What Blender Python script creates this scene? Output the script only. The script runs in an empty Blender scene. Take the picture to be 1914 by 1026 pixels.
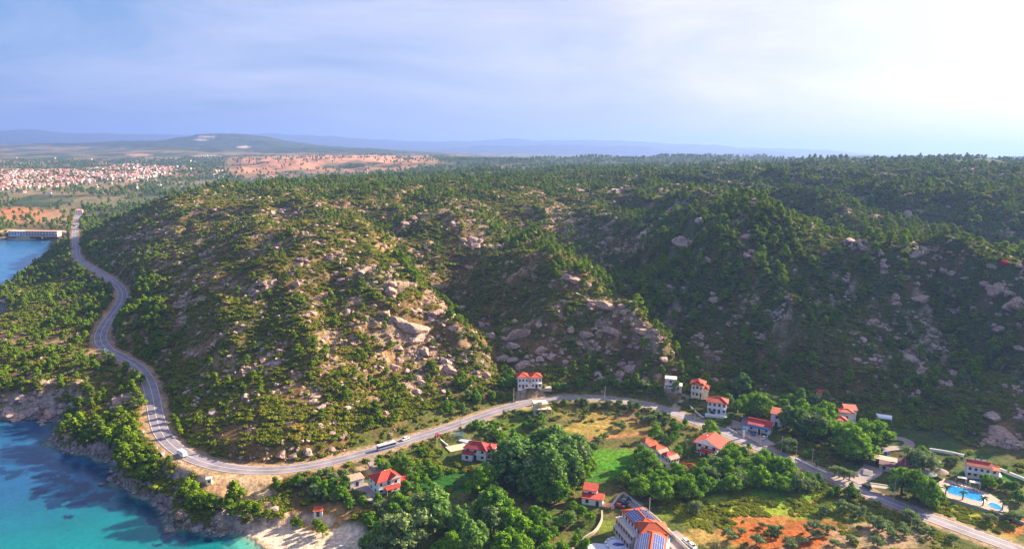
import bpy, bmesh, math, random
import numpy as np
from mathutils import Vector, Matrix
R = math.radians
random.seed(7); rng = np.random.default_rng(11)
S = bpy.context.scene
C = S.collection
# ------------------------------------------------------------------ camera
F_PX, CU, CV, HOR0, CAMZ = 1317.0, 957.0, 513.0, 276.0, 150.0     # photo is 1914 x 1026
PITCH = math.atan((CV-HOR0)/F_PX); ROLL = math.atan(0.0192)
fw = Vector((0, math.cos(PITCH), -math.sin(PITCH)))
r0 = Vector((1, 0, 0)); u0 = Vector((0, math.sin(PITCH), math.cos(PITCH)))
rt = r0*math.cos(ROLL) + u0*math.sin(ROLL)
up = -r0*math.sin(ROLL) + u0*math.cos(ROLL)
cam_d = bpy.data.cameras.new('camera'); cam = bpy.data.objects.new('camera', cam_d); C.objects.link(cam)
cam_d.sensor_width = 36.0; cam_d.lens = 36.0*F_PX/1914.0
cam_d.clip_start = 1.0; cam_d.clip_end = 80000.0
m = Matrix((rt, up, -fw)).transposed().to_4x4(); m.translation = Vector((0, 0, CAMZ))
cam.matrix_world = m
S.camera = cam
# ------------------------------------------------------------------ sun and sky
SUN_AZ, SUN_EL = 60.0, 25.0            # degrees clockwise from the view axis (+Y), above the horizon
sd = Vector((math.sin(R(SUN_AZ))*math.cos(R(SUN_EL)), math.cos(R(SUN_AZ))*math.cos(R(SUN_EL)), math.sin(R(SUN_EL))))
sl = bpy.data.lights.new('sun', 'SUN'); so = bpy.data.objects.new('sun', sl); C.objects.link(so)
sl.energy = 5.0; sl.angle = R(0.5); sl.color = (1.0, 0.83, 0.60)
so.rotation_euler = sd.to_track_quat('Z', 'Y').to_euler()
W = bpy.data.worlds.new('World'); S.world = W; W.use_nodes = True
nt = W.node_tree; nt.nodes.clear()
def N(tree, kind, **kw):
    n = tree.nodes.new(kind)
    for k, v in kw.items():
        if k.startswith('i_'):
            k2 = k[2:]; k2 = int(k2) if k2.isdigit() else k2.replace('_', ' ')
            n.inputs[k2].default_value = v
        else: setattr(n, k, v)
    return n
sky = N(nt, 'ShaderNodeTexSky', sky_type='NISHITA', sun_disc=False, sun_elevation=R(SUN_EL), sun_rotation=R(SUN_AZ),
        air_density=1.15, dust_density=1.2, ozone_density=2.5, altitude=100)
tc = N(nt, 'ShaderNodeTexCoord')
mp = N(nt, 'ShaderNodeMapping'); mp.inputs['Scale'].default_value = (1.0, 1.0, 4.5)
mp.inputs['Rotation'].default_value = (0, R(9), 0)
nt.links.new(tc.outputs['Generated'], mp.inputs['Vector'])
cn = N(nt, 'ShaderNodeTexNoise', i_Scale=2.1, i_Detail=9.0, i_Roughness=0.62, i_Distortion=0.5)
nt.links.new(mp.outputs[0], cn.inputs['Vector'])
cr = N(nt, 'ShaderNodeValToRGB'); cr.color_ramp.elements[0].position = 0.42; cr.color_ramp.elements[1].position = 0.72
cr.color_ramp.elements[0].color = (0, 0, 0, 1); cr.color_ramp.elements[1].color = (1, 1, 1, 1)
nt.links.new(cn.outputs[0], cr.inputs[0])
# thin high cloud thickens towards the sun and catches its light
dotn = N(nt, 'ShaderNodeVectorMath', operation='DOT_PRODUCT'); dotn.inputs[1].default_value = sd
nt.links.new(tc.outputs['Generated'], dotn.inputs[0])
gr_ = N(nt, 'ShaderNodeMapRange'); gr_.inputs[1].default_value = -0.3; gr_.inputs[2].default_value = 1.0
nt.links.new(dotn.outputs['Value'], gr_.inputs[0])
gcol = N(nt, 'ShaderNodeValToRGB'); gcol.color_ramp.interpolation = 'EASE'
els = gcol.color_ramp.elements; els[0].position = 0.0; els[0].color = (0.17, 0.32, 0.72, 1); els[1].position = 1.0; els[1].color = (1.15, 1.05, 1.02, 1)
for p_, c_ in ((0.23, (0.19, 0.37, 0.76, 1)), (0.45, (0.31, 0.44, 0.77, 1)), (0.65, (0.50, 0.55, 0.80, 1)), (0.78, (0.74, 0.72, 0.86, 1)), (0.86, (0.95, 0.90, 0.94, 1)), (0.93, (1.12, 1.06, 1.04, 1))):
    e_ = els.new(p_); e_.color = c_
nt.links.new(gr_.outputs[0], gcol.inputs[0])
cadd = N(nt, 'ShaderNodeMix', data_type='RGBA', blend_type='ADD'); cadd.inputs[7].default_value = (0.50, 0.36, 0.30, 1)
nt.links.new(gcol.outputs[0], cadd.inputs[6])
cfac = N(nt, 'ShaderNodeMath', operation='MULTIPLY'); cfac.inputs[1].default_value = 0.75; nt.links.new(cr.outputs[0], cfac.inputs[0]); nt.links.new(cfac.outputs[0], cadd.inputs[0])
sc10 = N(nt, 'ShaderNodeVectorMath', operation='SCALE'); sc10.inputs['Scale'].default_value = 3.9; nt.links.new(cadd.outputs[2], sc10.inputs[0])
mx = N(nt, 'ShaderNodeMix', data_type='RGBA'); mx.inputs[0].default_value = 0.86
nt.links.new(sky.outputs[0], mx.inputs[6]); nt.links.new(sc10.outputs[0], mx.inputs[7])
bg = N(nt, 'ShaderNodeBackground', i_Strength=0.068); wo = N(nt, 'ShaderNodeOutputWorld')
nt.links.new(mx.outputs[2], bg.inputs[0]); nt.links.new(bg.outputs[0], wo.inputs[0])
S.view_settings.view_transform = 'Standard'; S.view_settings.look = 'None'
S.view_settings.gamma = 1.0; S.view_settings.use_curve_mapping = False
S.view_settings.exposure = 1.9
S.render.engine = 'CYCLES'
S.cycles.max_bounces = 5; S.cycles.diffuse_bounces = 2; S.cycles.glossy_bounces = 2; S.cycles.transparent_max_bounces = 8
S.cycles.volume_bounces = 0; S.cycles.use_denoising = True

# ------------------------------------------------------------------ helpers: tags, materials
def tag(o, label=None, cat=None, group=None, kind=None):
    if label: o['label'] = label
    if cat: o['category'] = cat
    if group: o['group'] = group
    if kind: o['kind'] = kind
    return o
def link(o, parent=None):
    C.objects.link(o)
    if parent is not None: o.parent = parent
    return o
def empty(name, loc, rz=0.0, label=None, cat=None, group=None):
    o = bpy.data.objects.new(name, None); C.objects.link(o); o.location = loc; o.rotation_euler = (0, 0, rz)
    o.empty_display_size = 1.0
    return tag(o, label, cat, group)
class NT:
    """small wrapper for writing node trees"""
    def __init__(s, name):
        s.m = bpy.data.materials.new(name); s.m.use_nodes = True; s.t = s.m.node_tree; s.t.nodes.clear()
        s.out = s.n('ShaderNodeOutputMaterial')
    def n(s, kind, **kw): return N(s.t, kind, **kw)
    def l(s, a, b): s.t.links.new(a, b)
    def mix(s, fac, a, b, blend='MIX'):
        x = s.n('ShaderNodeMix', data_type='RGBA', blend_type=blend)
        for k, v in ((0, fac), (6, a), (7, b)):
            if hasattr(v, 'links'): s.l(v, x.inputs[k])
            elif k == 0: x.inputs[0].default_value = v
            else: x.inputs[k].default_value = (*v, 1) if len(v) == 3 else v
        return x.outputs[2]
    def math(s, op, a, b=0.0, clamp=False):
        x = s.n('ShaderNodeMath', operation=op, use_clamp=clamp)
        for k, v in ((0, a), (1, b)):
            if hasattr(v, 'links'): s.l(v, x.inputs[k])
            else: x.inputs[k].default_value = v
        return x.outputs[0]
    def ramp(s, fac, p0, p1):
        x = s.n('ShaderNodeMapRange', interpolation_type='SMOOTHSTEP'); x.inputs[1].default_value = p0; x.inputs[2].default_value = p1
        s.l(fac, x.inputs[0]); return x.outputs[0]
    def noise(s, vec, scale, detail=4.0, rough=0.55, dist=0.0):
        x = s.n('ShaderNodeTexNoise', i_Scale=scale, i_Detail=detail, i_Roughness=rough, i_Distortion=dist)
        if vec is not None: s.l(vec, x.inputs['Vector'])
        return x.outputs[0]
MATS = {}
def flat(name, col, rough=0.7, var=0.12, scale=1.2, metal=0.0, spec=0.3, bump=0.0):
    """plain painted or rendered surface with slight wear"""
    if name in MATS: return MATS[name]
    b = NT(name); g = b.n('ShaderNodeNewGeometry').outputs['Position']
    n1 = b.noise(g, scale, 5.0, 0.6)
    c = b.mix(b.ramp(n1, 0.3, 0.7), tuple(x*(1-var) for x in col), tuple(min(1, x*(1+var)) for x in col))
    p = b.n('ShaderNodeBsdfPrincipled'); b.l(c, p.inputs['Base Color']); p.inputs['Roughness'].default_value = rough
    p.inputs['Metallic'].default_value = metal; p.inputs['Specular IOR Level'].default_value = spec
    if bump:
        bp = b.n('ShaderNodeBump', i_Strength=bump, i_Distance=0.2); b.l(n1, bp.inputs['Height']); b.l(bp.outputs[0], p.inputs['Normal'])
    b.l(p.outputs[0], b.out.inputs[0]); MATS[name] = b.m; return b.m
def roof_tiles(name, col):
    if name in MATS: return MATS[name]
    b = NT(name); t = b.n('ShaderNodeTexCoord').outputs['Object']
    wv = b.n('ShaderNodeTexWave', wave_type='BANDS', bands_direction='X', i_Scale=1.1, i_Distortion=0.5); b.l(t, wv.inputs['Vector'])
    n1 = b.noise(t, 0.7, 6.0, 0.65); n2 = b.noise(t, 6.0, 2.0)
    c = b.mix(b.ramp(n1, 0.3, 0.72), tuple(x*0.62 for x in col), tuple(min(1, x*1.2) for x in col))
    c = b.mix(b.math('MULTIPLY', wv.outputs[1], 0.28), c, tuple(x*0.45 for x in col))
    c = b.mix(b.math('MULTIPLY', b.ramp(n2, 0.55, 0.8), 0.2), c, (0.55, 0.30, 0.2))
    p = b.n('ShaderNodeBsdfPrincipled'); b.l(c, p.inputs['Base Color']); p.inputs['Roughness'].default_value = 0.75
    bp = b.n('ShaderNodeBump', i_Strength=0.6, i_Distance=0.15); b.l(wv.outputs[1], bp.inputs['Height']); b.l(bp.outputs[0], p.inputs['Normal'])
    b.l(p.outputs[0], b.out.inputs[0]); MATS[name] = b.m; return b.m
def leaf_mat(name, dark, light, dry=None):
    b = NT(name)
    at_ = b.n('ShaderNodeAttribute', attribute_type='INSTANCER', attribute_name='tint').outputs['Fac']
    isl = b.n('ShaderNodeNewGeometry').outputs['Random Per Island']
    c = b.mix(at_, dark, light)
    if dry:
        c = b.mix(b.ramp(at_, 0.80, 0.97), c, dry)
    c = b.mix(b.math('MULTIPLY', isl, 0.62), c, tuple(x*1.7 for x in light))
    c = b.mix(b.ramp(isl, 0.0, 0.25), tuple(x*0.55 for x in dark), c)
    d = b.n('ShaderNodeBsdfDiffuse'); b.l(c, d.inputs[0])
    tr = b.n('ShaderNodeBsdfTranslucent'); c2 = b.mix(0.5, c, tuple(x*1.6 for x in light)); b.l(c2, tr.inputs[0])
    mxs = b.n('ShaderNodeMixShader'); mxs.inputs[0].default_value = 0.22; b.l(d.outputs[0], mxs.inputs[1]); b.l(tr.outputs[0], mxs.inputs[2])
    b.l(mxs.outputs[0], b.out.inputs[0]); MATS[name] = b.m; return b.m
def rock_mat(name, c1, c2, c3):
    b = NT(name)
    at_ = b.n('ShaderNodeAttribute', attribute_type='INSTANCER', attribute_name='tint').outputs['Fac']
    t = b.n('ShaderNodeNewGeometry').outputs['Position']
    n1 = b.noise(t, 0.28, 8.0, 0.65); n2 = b.noise(t, 1.3, 5.0, 0.6, 0.6)
    c = b.mix(b.ramp(n1, 0.35, 0.65), c1, c2); c = b.mix(at_, c, c3)
    c = b.mix(b.ramp(n2, 0.58, 0.74), c, tuple(x*0.42 for x in c1))
    vo = b.n('ShaderNodeTexVoronoi', feature='DISTANCE_TO_EDGE', i_Scale=0.42); wr = b.n('ShaderNodeVectorMath', operation='ADD'); nv = b.n('ShaderNodeTexNoise', i_Scale=0.5, i_Detail=3.0); b.l(t, nv.inputs['Vector']); b.l(t, wr.inputs[0]); b.l(nv.outputs[1], wr.inputs[1]); b.l(wr.outputs[0], vo.inputs['Vector'])
    crk = b.ramp(vo.outputs[0], 0.0, 0.06); c = b.mix(crk, tuple(x*0.25 for x in c1), c)
    p = b.n('ShaderNodeBsdfPrincipled', i_Roughness=0.9); b.l(c, p.inputs['Base Color']); p.inputs['Specular IOR Level'].default_value = 0.15
    bp = b.n('ShaderNodeBump', i_Strength=0.9, i_Distance=0.9); b.l(n2, bp.inputs['Height']); b.l(bp.outputs[0], p.inputs['Normal'])
    b.l(p.outputs[0], b.out.inputs[0]); MATS[name] = b.m; return b.m

# ------------------------------------------------------------------ numpy noise
def _h(ix, iy, s):
    n = (ix.astype(np.int64)*374761393 + iy.astype(np.int64)*668265263 + s*974711) & 0x7fffffff
    n = ((n ^ (n >> 13))*1274126177) & 0x7fffffff
    return ((n ^ (n >> 16)) & 0xffff)/65535.0
def vn(x, y, s=0):
    x = np.asarray(x, float); y = np.asarray(y, float)
    ix = np.floor(x); iy = np.floor(y); fx = x-ix; fy = y-iy
    fx = fx*fx*(3-2*fx); fy = fy*fy*(3-2*fy)
    a = _h(ix, iy, s); b = _h(ix+1, iy, s); c = _h(ix, iy+1, s); d = _h(ix+1, iy+1, s)
    return (a*(1-fx)+b*fx)*(1-fy)+(c*(1-fx)+d*fx)*fy
def fbm(x, y, s=0, o=4):
    r = 0; a = 0.5; t = 0
    for k in range(o):
        r = r + a*vn(x*2**k + 17.3*k, y*2**k - 9.1*k, s+k); t += a; a *= 0.5
    return r/t
def sst(x, a, b):
    t = np.clip((x-a)/(b-a), 0, 1); return t*t*(3-2*t)

# ------------------------------------------------------------------ pixels <-> world
def ray(u, v):
    d = fw*F_PX + rt*(u-CU) - up*(v-CV); return d.normalized()
def onz(u, v, z):
    d = ray(u, v); t = (z-CAMZ)/d.z; return d.x*t, d.y*t
def azof(u, v=300):
    d = ray(u, v); return math.atan2(d.x, d.y)
RTn, UPn, FWn = (np.array(q) for q in (rt, up, fw))
def proj(x, y, z):
    p = np.stack([x, y, z-CAMZ], -1); w = p@FWn
    w = np.where(w < 1, 1, w)
    return CU+F_PX*(p@RTn)/w, CV-F_PX*(p@UPn)/w
# ------------------------------------------------------------------ terrain control points
CP = []          # (azimuth, ln distance, z)
def cp(u, v, z):
    x, y = onz(u, v, z); CP.append((math.atan2(x, y), math.log(math.hypot(x, y)), z))
def cq(u, D, z):
    CP.append((azof(u), math.log(D), z))
def cx(x, y, z):
    CP.append((math.atan2(x, y), math.log(math.hypot(x, y)), z))
ROADPX = [(2010,1066,10),(1890,1022,10),(1800,990,10),(1700,953,10),(1640,930,10),(1600,912,10),(1560,893,10),(1500,868,10.5),(1420,838,11),
 (1350,808,11.5),(1300,787,12),(1260,769,12.5),(1200,752,13),(1130,742,13.5),(1060,741,13.5),(1000,746,13),(940,761,12.5),(880,786,12),
 (820,806,11.5),(760,824,11),(700,842,11),(640,860,11),(580,873,11),(520,881,11),(460,882,11.5),(400,873,12),(352,857,12.5),(315,832,13),
 (297,808,13.5),(290,780,14),(287,740,15),(280,705,16.5),(260,682,18),(225,665,19),(192,655,20),(178,635,21),(190,610,22),(215,583,23),
 (233,560,24),(236,543,25),(215,525,25.5),(180,505,25.5),(150,490,25),(135,481,24),(150,470,21),(135,452,15),(140,425,9),(147,404,6),(150,392,6)]
for u, v, z in ROADPX: cp(u, v, z)
for t in """620 930 7;760 930 7;900 930 6;1000 960 6;800 1010 5;1000 1060 5;1200 1000 7;1100 900 8;1000 850 8.5;1150 800 10;1250 830 10;
1050 780 11.5;900 850 9;1350 900 8.5;1450 950 9;1600 1000 9.5;1800 1060 9;1500 900 9.5;780 870 9;650 960 5;560 960 4.5;480 930 6.5;420 910 9;540 1000 1.6;
1400 1020 8;350 900 8.5;1300 760 13.5;1450 790 12.5;1560 830 12;1650 850 12;1750 860 12;1850 890 12;1914 920 12;1800 930 11;1890 980 10.5;1540 780 14.5;
1450 740 15.5;1350 735 16;1650 790 15;1780 830 14;1914 870 14;1240 722 18;1300 722 18;985 722 17;
300 700 20;330 760 16;370 820 15;450 845 16;560 840 16;500 770 24;420 760 21;330 640 26;300 560 36;300 480 50;300 420 62;300 380 70;230 470 38;200 430 40;240 420 50;400 352 82;
480 346 86;400 480 60;400 600 42;400 690 28;500 700 31;500 600 46;500 500 64;500 420 79;500 370 86;600 790 20;620 700 33;600 600 48;600 500 66;600 420 80;600 350 90;
700 790 17;700 720 26;700 640 40;700 550 57;700 480 71;700 420 82;690 380 88;690 347 92;720 440 78;760 500 64;800 550 54;850 610 42;900 670 28;940 715 18;
800 700 25;820 640 36;780 760 17;860 740 17;560 345 87;
930 372 93;1000 430 83;1050 468 76;1100 510 68;1180 565 57;1222 620 44;1255 665 30;1292 707 19;
1000 600 42;1000 680 24;1000 520 60;900 520 42;900 440 70;850 400 88;850 360 94;1000 360 98;1000 335 101;930 620 34;960 700 19;1100 620 39;1100 690 23;1180 680 23;1120 560 54;900 480 66;
860 560 32;
1300 600 37;1300 500 68;1300 430 87;1300 380 99;1300 340 107;1100 430 70;1100 380 88;1100 340 103;1150 470 58;1210 520 46;1300 660 25;1330 700 18;
1400 700 19;1400 600 43;1400 520 65;1400 450 87;1400 400 97;1400 350 108;1500 720 18;1500 640 37;1500 560 57;1500 480 81;1500 430 96;1500 402 105;
1600 760 14.5;1600 700 26;1600 620 45;1600 540 65;1600 480 84;1600 436 98;1700 780 15;1700 700 28;1700 600 51;1700 500 80;1700 450 95;1800 800 16;1800 700 30;1800 600 53;1800 530 71;1800 487 83;
1914 830 16;1914 740 30;1914 640 49;1914 570 65;1914 530 74;
1700 400 95;1800 420 92;1914 440 88;1820 380 104;1914 350 114;1914 318 126;1600 380 101;1600 320 120;1700 330 119;1500 330 113;1450 370 101;1650 305 130;1800 305 132;
200 600 22;120 560 18;100 620 20;60 680 17;150 700 17;220 720 15;150 640 20;60 620 14;30 560 8;90 520 8;100 490 8;200 560 23;180 760 11;120 740 12;60 740 9;200 800 9;250 800 11;260 860 9;140 790 7;
300 880 8;190 520 22;110 470 6;95 455 2""".replace('\n', '').split(';'):
    a = [float(q) for q in t.split()]; cp(*a)
# hollows hidden behind the spurs, and the plateau beyond
for t in """720 640 66;760 580 50;800 520 37;850 500 28;900 450 22;945 405 17;690 700 72;1000 660 62;1050 590 54;1100 535 46;1180 480 33;1225 455 26;1265 440 20;930 800 84;
1500 700 78;1600 630 70;1700 570 62;1800 520 56;1914 490 50;1400 820 98;
300 1300 35;200 1250 12;150 1400 10;60 1300 8;0 1300 8;400 1400 50;500 1450 60;600 1500 66;700 1500 78;850 1400 86;1000 1500 98;1200 1500 102;1400 1500 108;1600 1700 126;1914 1600 132;
1100 2400 100;1200 2600 109;1000 2500 102;1300 2600 115;1400 2600 116;1500 2500 120;1600 2400 125;1750 2200 130;900 2200 88;
0 2000 14;200 2000 18;400 2000 30;0 3000 26;200 3000 32;400 3200 45;500 2200 40;600 2600 48;700 2600 60;800 2600 75;560 3000 70;640 3300 78;760 3300 88;700 3800 84;850 3400 85;500 3500 62;
0 4500 35;200 4500 40;400 4500 60;600 4500 80;800 4500 80;1000 4500 70;1300 4500 100;1600 4500 120;1914 4500 130;
0 7000 45;200 7000 65;300 8000 150;350 8000 200;400 8000 228;450 8000 232;500 8000 205;560 8000 130;620 6500 105;700 7000 95;400 5800 95;500 5500 110;600 5500 110;900 7000 60;1300 7000 60;1914 7000 80;400 10500 90;
0 12000 60;500 12000 70;900 12000 60;1400 12000 60;1914 12000 80;0 26000 80;600 26000 80;1200 26000 80;1914 26000 80""".replace('\n', '').split(';'):
    a = [float(q) for q in t.split()]; cq(*a)
for az_, D, z in ((-55,300,-8),(-55,900,-8),(-50,1400,5),(-50,3000,20),(-50,12000,40),(-45,500,5),(50,300,10),(50,400,25),(52,600,60),(52,1100,120),(52,3000,140),(52,12000,80),
                  (-52,60,-6),(0,60,0),(40,60,6),(-30,120,-6),(0,120,2),(35,120,8)):
    CP.append((R(az_), math.log(D), z))
CP = np.array(CP)
# merge near duplicates
keep = []
for i in range(len(CP)):
    if all(math.hypot((CP[i,0]-CP[j,0])*1.0, (CP[i,1]-CP[j,1])) > 0.012 for j in keep): keep.append(i)
CP = CP[keep]; SX = 1.0
def kern(r): return np.sqrt(r*r + 0.012**2)
dm = np.hypot((CP[:,None,0]-CP[None,:,0])*SX, CP[:,None,1]-CP[None,:,1])
K = kern(dm) + np.eye(len(CP))*(-0.004)
A = np.zeros((len(CP)+1,)*2); A[:-1,:-1] = K; A[-1,:-1] = 1; A[:-1,-1] = 1
wts = np.linalg.solve(A, np.append(CP[:,2], 0))
# ------------------------------------------------------------------ polar height grid (fine near, coarse far)
NA, NR1, NR2 = 1040, 860, 300
AZ = np.linspace(R(-53), R(50), NA)
DR = np.concatenate([np.geomspace(70, 1500, NR1, endpoint=False), np.geomspace(1500, 27000, NR2)])
# put more of the near rows where the picture looks
q = np.linspace(0, 1, NR1+NR2); LD = np.log(DR)
AA, LL = np.meshgrid(AZ, LD)
DD = np.exp(LL); X = DD*np.sin(AA); Y = DD*np.cos(AA)
Z = np.zeros_like(X)
ca = np.linspace(AZ[0], AZ[-1], 420); cl = np.linspace(LD[0], LD[-1], 460)
CA, CL = np.meshgrid(ca, cl); ZC = np.zeros_like(CA)
for k in range(0, len(CP), 40):
    for c, w in zip(CP[k:k+40], wts[k:k+40]): ZC += w*kern(np.hypot((CA-c[0])*SX, CL-c[1]))
ZC += wts[-1]
def bil(G, xs, ys, x, y):
    i = np.clip(np.interp(x, xs, np.arange(len(xs))), 0, len(xs)-1.001); j = np.clip(np.interp(y, ys, np.arange(len(ys))), 0, len(ys)-1.001)
    i0 = i.astype(int); j0 = j.astype(int); fi = i-i0; fj = j-j0
    return (G[j0,i0]*(1-fi)+G[j0,i0+1]*fi)*(1-fj)+(G[j0+1,i0]*(1-fi)+G[j0+1,i0+1]*fi)*fj
Z = bil(ZC, ca, cl, AA, LL)
# relief: gullies and knolls on the hills, little on the plain
hilly = sst(Z, 16, 40)*sst(DD, 300, 360)
near = 1-sst(DD, 1400, 2600)
head = (AA < azof(290))*(Z > 3)*(DD < 900)*0.35
rel = np.clip(hilly+head, 0, 1)
GS, GT = 0.96*X+0.27*Y, -0.27*X+0.96*Y
ridge = 1-np.abs(2*fbm(GS/88+0.35*fbm(X/60, Y/60, 8, 2), GT/330, 3, 3)-1)
Z += rel*near*((ridge-0.74)*(21+38*sst(AA, azof(1050), azof(1350))) + (fbm(X/38, Y/38, 9, 3)-0.5)*10)
Z += rel*near*(fbm(X/11, Y/11, 21, 3)-0.5)*5.0
Z += np.clip(rel*near+0.10, 0, 1)*(fbm(X/3.6, Y/3.6, 41, 2)-0.5)*1.5
fz = sst(DD, 1300, 2300)*(1-sst(DD, 9500, 13000)); hz = sst(Z, 55, 110)
Z += fz*((fbm(X/700, Y/700, 5, 4)-0.5)*(14+46*hz) + (fbm(X/160, Y/160, 6, 3)-0.5)*(4+22*hz))
# small eroded bare hills
bare = sst(AA, azof(400), azof(470))*(1-sst(AA, azof(780), azof(840)))*sst(DD, 2300, 2900)*(1-sst(DD, 3900, 4800))
Z += bare*(np.abs(fbm(X/230, Y/230, 15, 4)-0.5)*-70+9)
# wooded crests get a tree-like roughness
Z += sst(DD, 1500, 2200)*(1-sst(DD, 5000, 7000))*sst(Z, 85, 105)*(fbm(X/28, Y/28, 61, 2)-0.5)*9
# far mountains from their skyline
SKY = np.array([(-300,246),(0,243),(60,241),(130,247),(250,250),(330,252),(480,249),(560,251),(640,256),(700,262),(760,264),(850,263),(900,262),(960,259),(1000,262),(1090,261),(1180,264),(1250,268),(1330,270),(1380,274),(1450,277),(1540,279),(1620,287),(1750,292),(2300,300)], float)
sa = np.array([azof(u, v) for u, v in SKY])
DM = 19000
zs = []
for u, v in SKY:
    d = ray(u, v); zs.append(150 + DM*d.z/math.hypot(d.x, d.y))
top = np.interp(AA, sa, zs) + (fbm(AA*40, AA*0+1, 77, 4)-0.5)*70
prof = np.exp(-((DD-DM)/2400)**2)
Z = Z + (np.maximum(top, 60)-Z)*prof*(0.94+0.06*fbm(X/900, Y/900, 31, 3))
top2 = np.interp(AA, sa, np.array(zs)-150)*0.55+60+ (fbm(AA*22, AA*0+3, 71, 4)-0.5)*190
Z = np.maximum(Z, (top2)*np.exp(-((DD-14500)/1500)**2)*(0.9+0.2*fbm(X/700, Y/700, 33, 3))*sst(AA, azof(640), azof(900)))
# ------------------------------------------------------------------ sea and coast
COAST = [(520,1060),(500,1030),(478,1010),(452,996),(430,992),(400,996),(370,990),(330,988),(312,972),(308,950),(292,936),(262,924),(238,912),(214,902),(214,888),(222,876),(204,862),(180,852),(150,846),(118,838),(92,828),(98,818),(112,806),(116,792),(100,784),(60,781),(0,783),(-60,778),
 (-140,740),(-180,690),(-80,640),(-20,612),(4,604),(10,592),(4,578),(-20,572),(-24,556),(4,546),(20,532),(44,512),(70,492),(90,472),(100,458),(104,450),(60,448),(0,448),(-150,447),(-400,446)]
cst = np.array([onz(u, v, 0.0) for u, v in COAST])
# chaikin once for softer bends, then small wiggles
def chaikin(p, n=1):
    for _ in range(n):
        a = p[:-1]*0.75+p[1:]*0.25; b = p[:-1]*0.25+p[1:]*0.75
        p = np.concatenate([p[:1], np.stack([a, b], 1).reshape(-1, p.shape[1]), p[-1:]])
    return p
cst = chaikin(cst, 1)
poly = np.concatenate([cst, [[-2600, cst[-1,1]+10], [-2600, -200], [cst[0,0]+30, -200], [cst[0,0]+22, 120]]])
def inpoly(x, y, P):
    ins = np.zeros(x.shape, bool); n = len(P)
    for i in range(n):
        x1, y1 = P[i]; x2, y2 = P[(i+1) % n]
        if y1 == y2: continue
        c = ((y1 > y) != (y2 > y)) & (x < (x2-x1)*(y-y1)/(y2-y1)+x1); ins ^= c
    return ins
def dist_line(x, y, P, vals=None):
    best = np.full(x.shape, 1e9); bv = np.zeros(x.shape)
    for i in range(len(P)-1):
        ax, ay = P[i][:2]; bx, by = P[i+1][:2]; dx, dy = bx-ax, by-ay; L = dx*dx+dy*dy+1e-9
        t = np.clip(((x-ax)*dx+(y-ay)*dy)/L, 0, 1); d = np.hypot(x-ax-t*dx, y-ay-t*dy)
        mk = d < best; best = np.where(mk, d, best)
        if vals is not None: bv = np.where(mk, vals[i]+(vals[i+1]-vals[i])*t, bv)
    return (best, bv) if vals is not None else best
rows = int(np.searchsorted(DR, 2000)); cols = int(np.searchsorted(AZ, azof(700)))
sl_ = (slice(0, rows), slice(0, cols))
xs_, ys_ = X[sl_], Y[sl_]
cd = dist_line(xs_, ys_, poly[:len(cst)]); ins = inpoly(xs_, ys_, poly)
sdist = np.full(X.shape, 500.0); sdist[sl_] = np.where(ins, -cd, cd)
sdist += np.where(np.abs(sdist) < 60, (fbm(X/7, Y/7, 91, 3)-0.5)*5.0*(1-sst(X, -100, -85)*(Y < 280)), 0)   # ragged rocks, smooth beach
bx0, by0 = onz(548, 1022, 1.5)
beach = np.clip(1-sst(np.hypot((X-bx0)/28, (Y-by0)/19)+(fbm(X/9, Y/9, 93, 3)-0.5)*0.3, 0.85, 1.05), 0, 1)
land = np.clip(sdist, 0, None)
rise = 0.05+0.95*sst(land, 0, 17)
rock_edge = (1-sst(land, 3, 22))*sst(land, 0.2, 3)*(1-beach)
Zl = np.where(sdist < 40, np.maximum(Z, 1.5)*rise + rock_edge*(1.2+4.5*fbm(X/6, Y/6, 51, 3))*(DD < 1000), Z)
Zl = Zl*(1-beach) + beach*np.clip(sdist*0.07, 0.04, 3.2)
Z = np.where(sdist > 0, np.maximum(Zl, 0.03), -0.25 - np.clip(-sdist*0.16, 0, 9))
# ------------------------------------------------------------------ roads cut into the terrain
def cr_spline(P, n=6):
    P = np.array(P, float); P = np.vstack([2*P[0]-P[1], P, 2*P[-1]-P[-2]]); out = []
    for i in range(1, len(P)-2):
        for t in np.linspace(0, 1, n, endpoint=False):
            a, b, c, d = P[i-1], P[i], P[i+1], P[i+2]
            out.append(0.5*((2*b)+(-a+c)*t+(2*a-5*b+4*c-d)*t*t+(-a+3*b-3*c+d)*t**3))
    out.append(P[-2]); return np.array(out)
road_c = np.array([(*onz(u, v, z), z) for u, v, z in ROADPX])
# a light smoothing keeps the bends even
for _ in range(2): road_c[1:-1] = road_c[1:-1]*0.6+(road_c[:-2]+road_c[2:])*0.2
ROAD = cr_spline(road_c, 6)
def carve(P, half, blend, drop=0.0):
    """flatten the ground to the height of a line within half metres, blending out"""
    global Z
    a = np.arctan2(P[:,0], P[:,1]); d = np.hypot(P[:,0], P[:,1]); mrg = (half+blend)*1.2
    i0, i1 = np.searchsorted(AZ, [a.min()-mrg/d.min(), a.max()+mrg/d.min()]); j0, j1 = np.searchsorted(DR, [d.min()-mrg, d.max()+mrg])
    s_ = (slice(max(j0-1, 0), j1+1), slice(max(i0-1, 0), i1+1))
    dd, zz = dist_line(X[s_], Y[s_], P, P[:,2])
    w = 1-sst(dd, half, half+blend); Z[s_] = Z[s_]*(1-w)+(zz-drop)*w
    return s_, dd
ROADD = np.full(X.shape, 1e3); ROADZ = np.zeros(X.shape)
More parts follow.
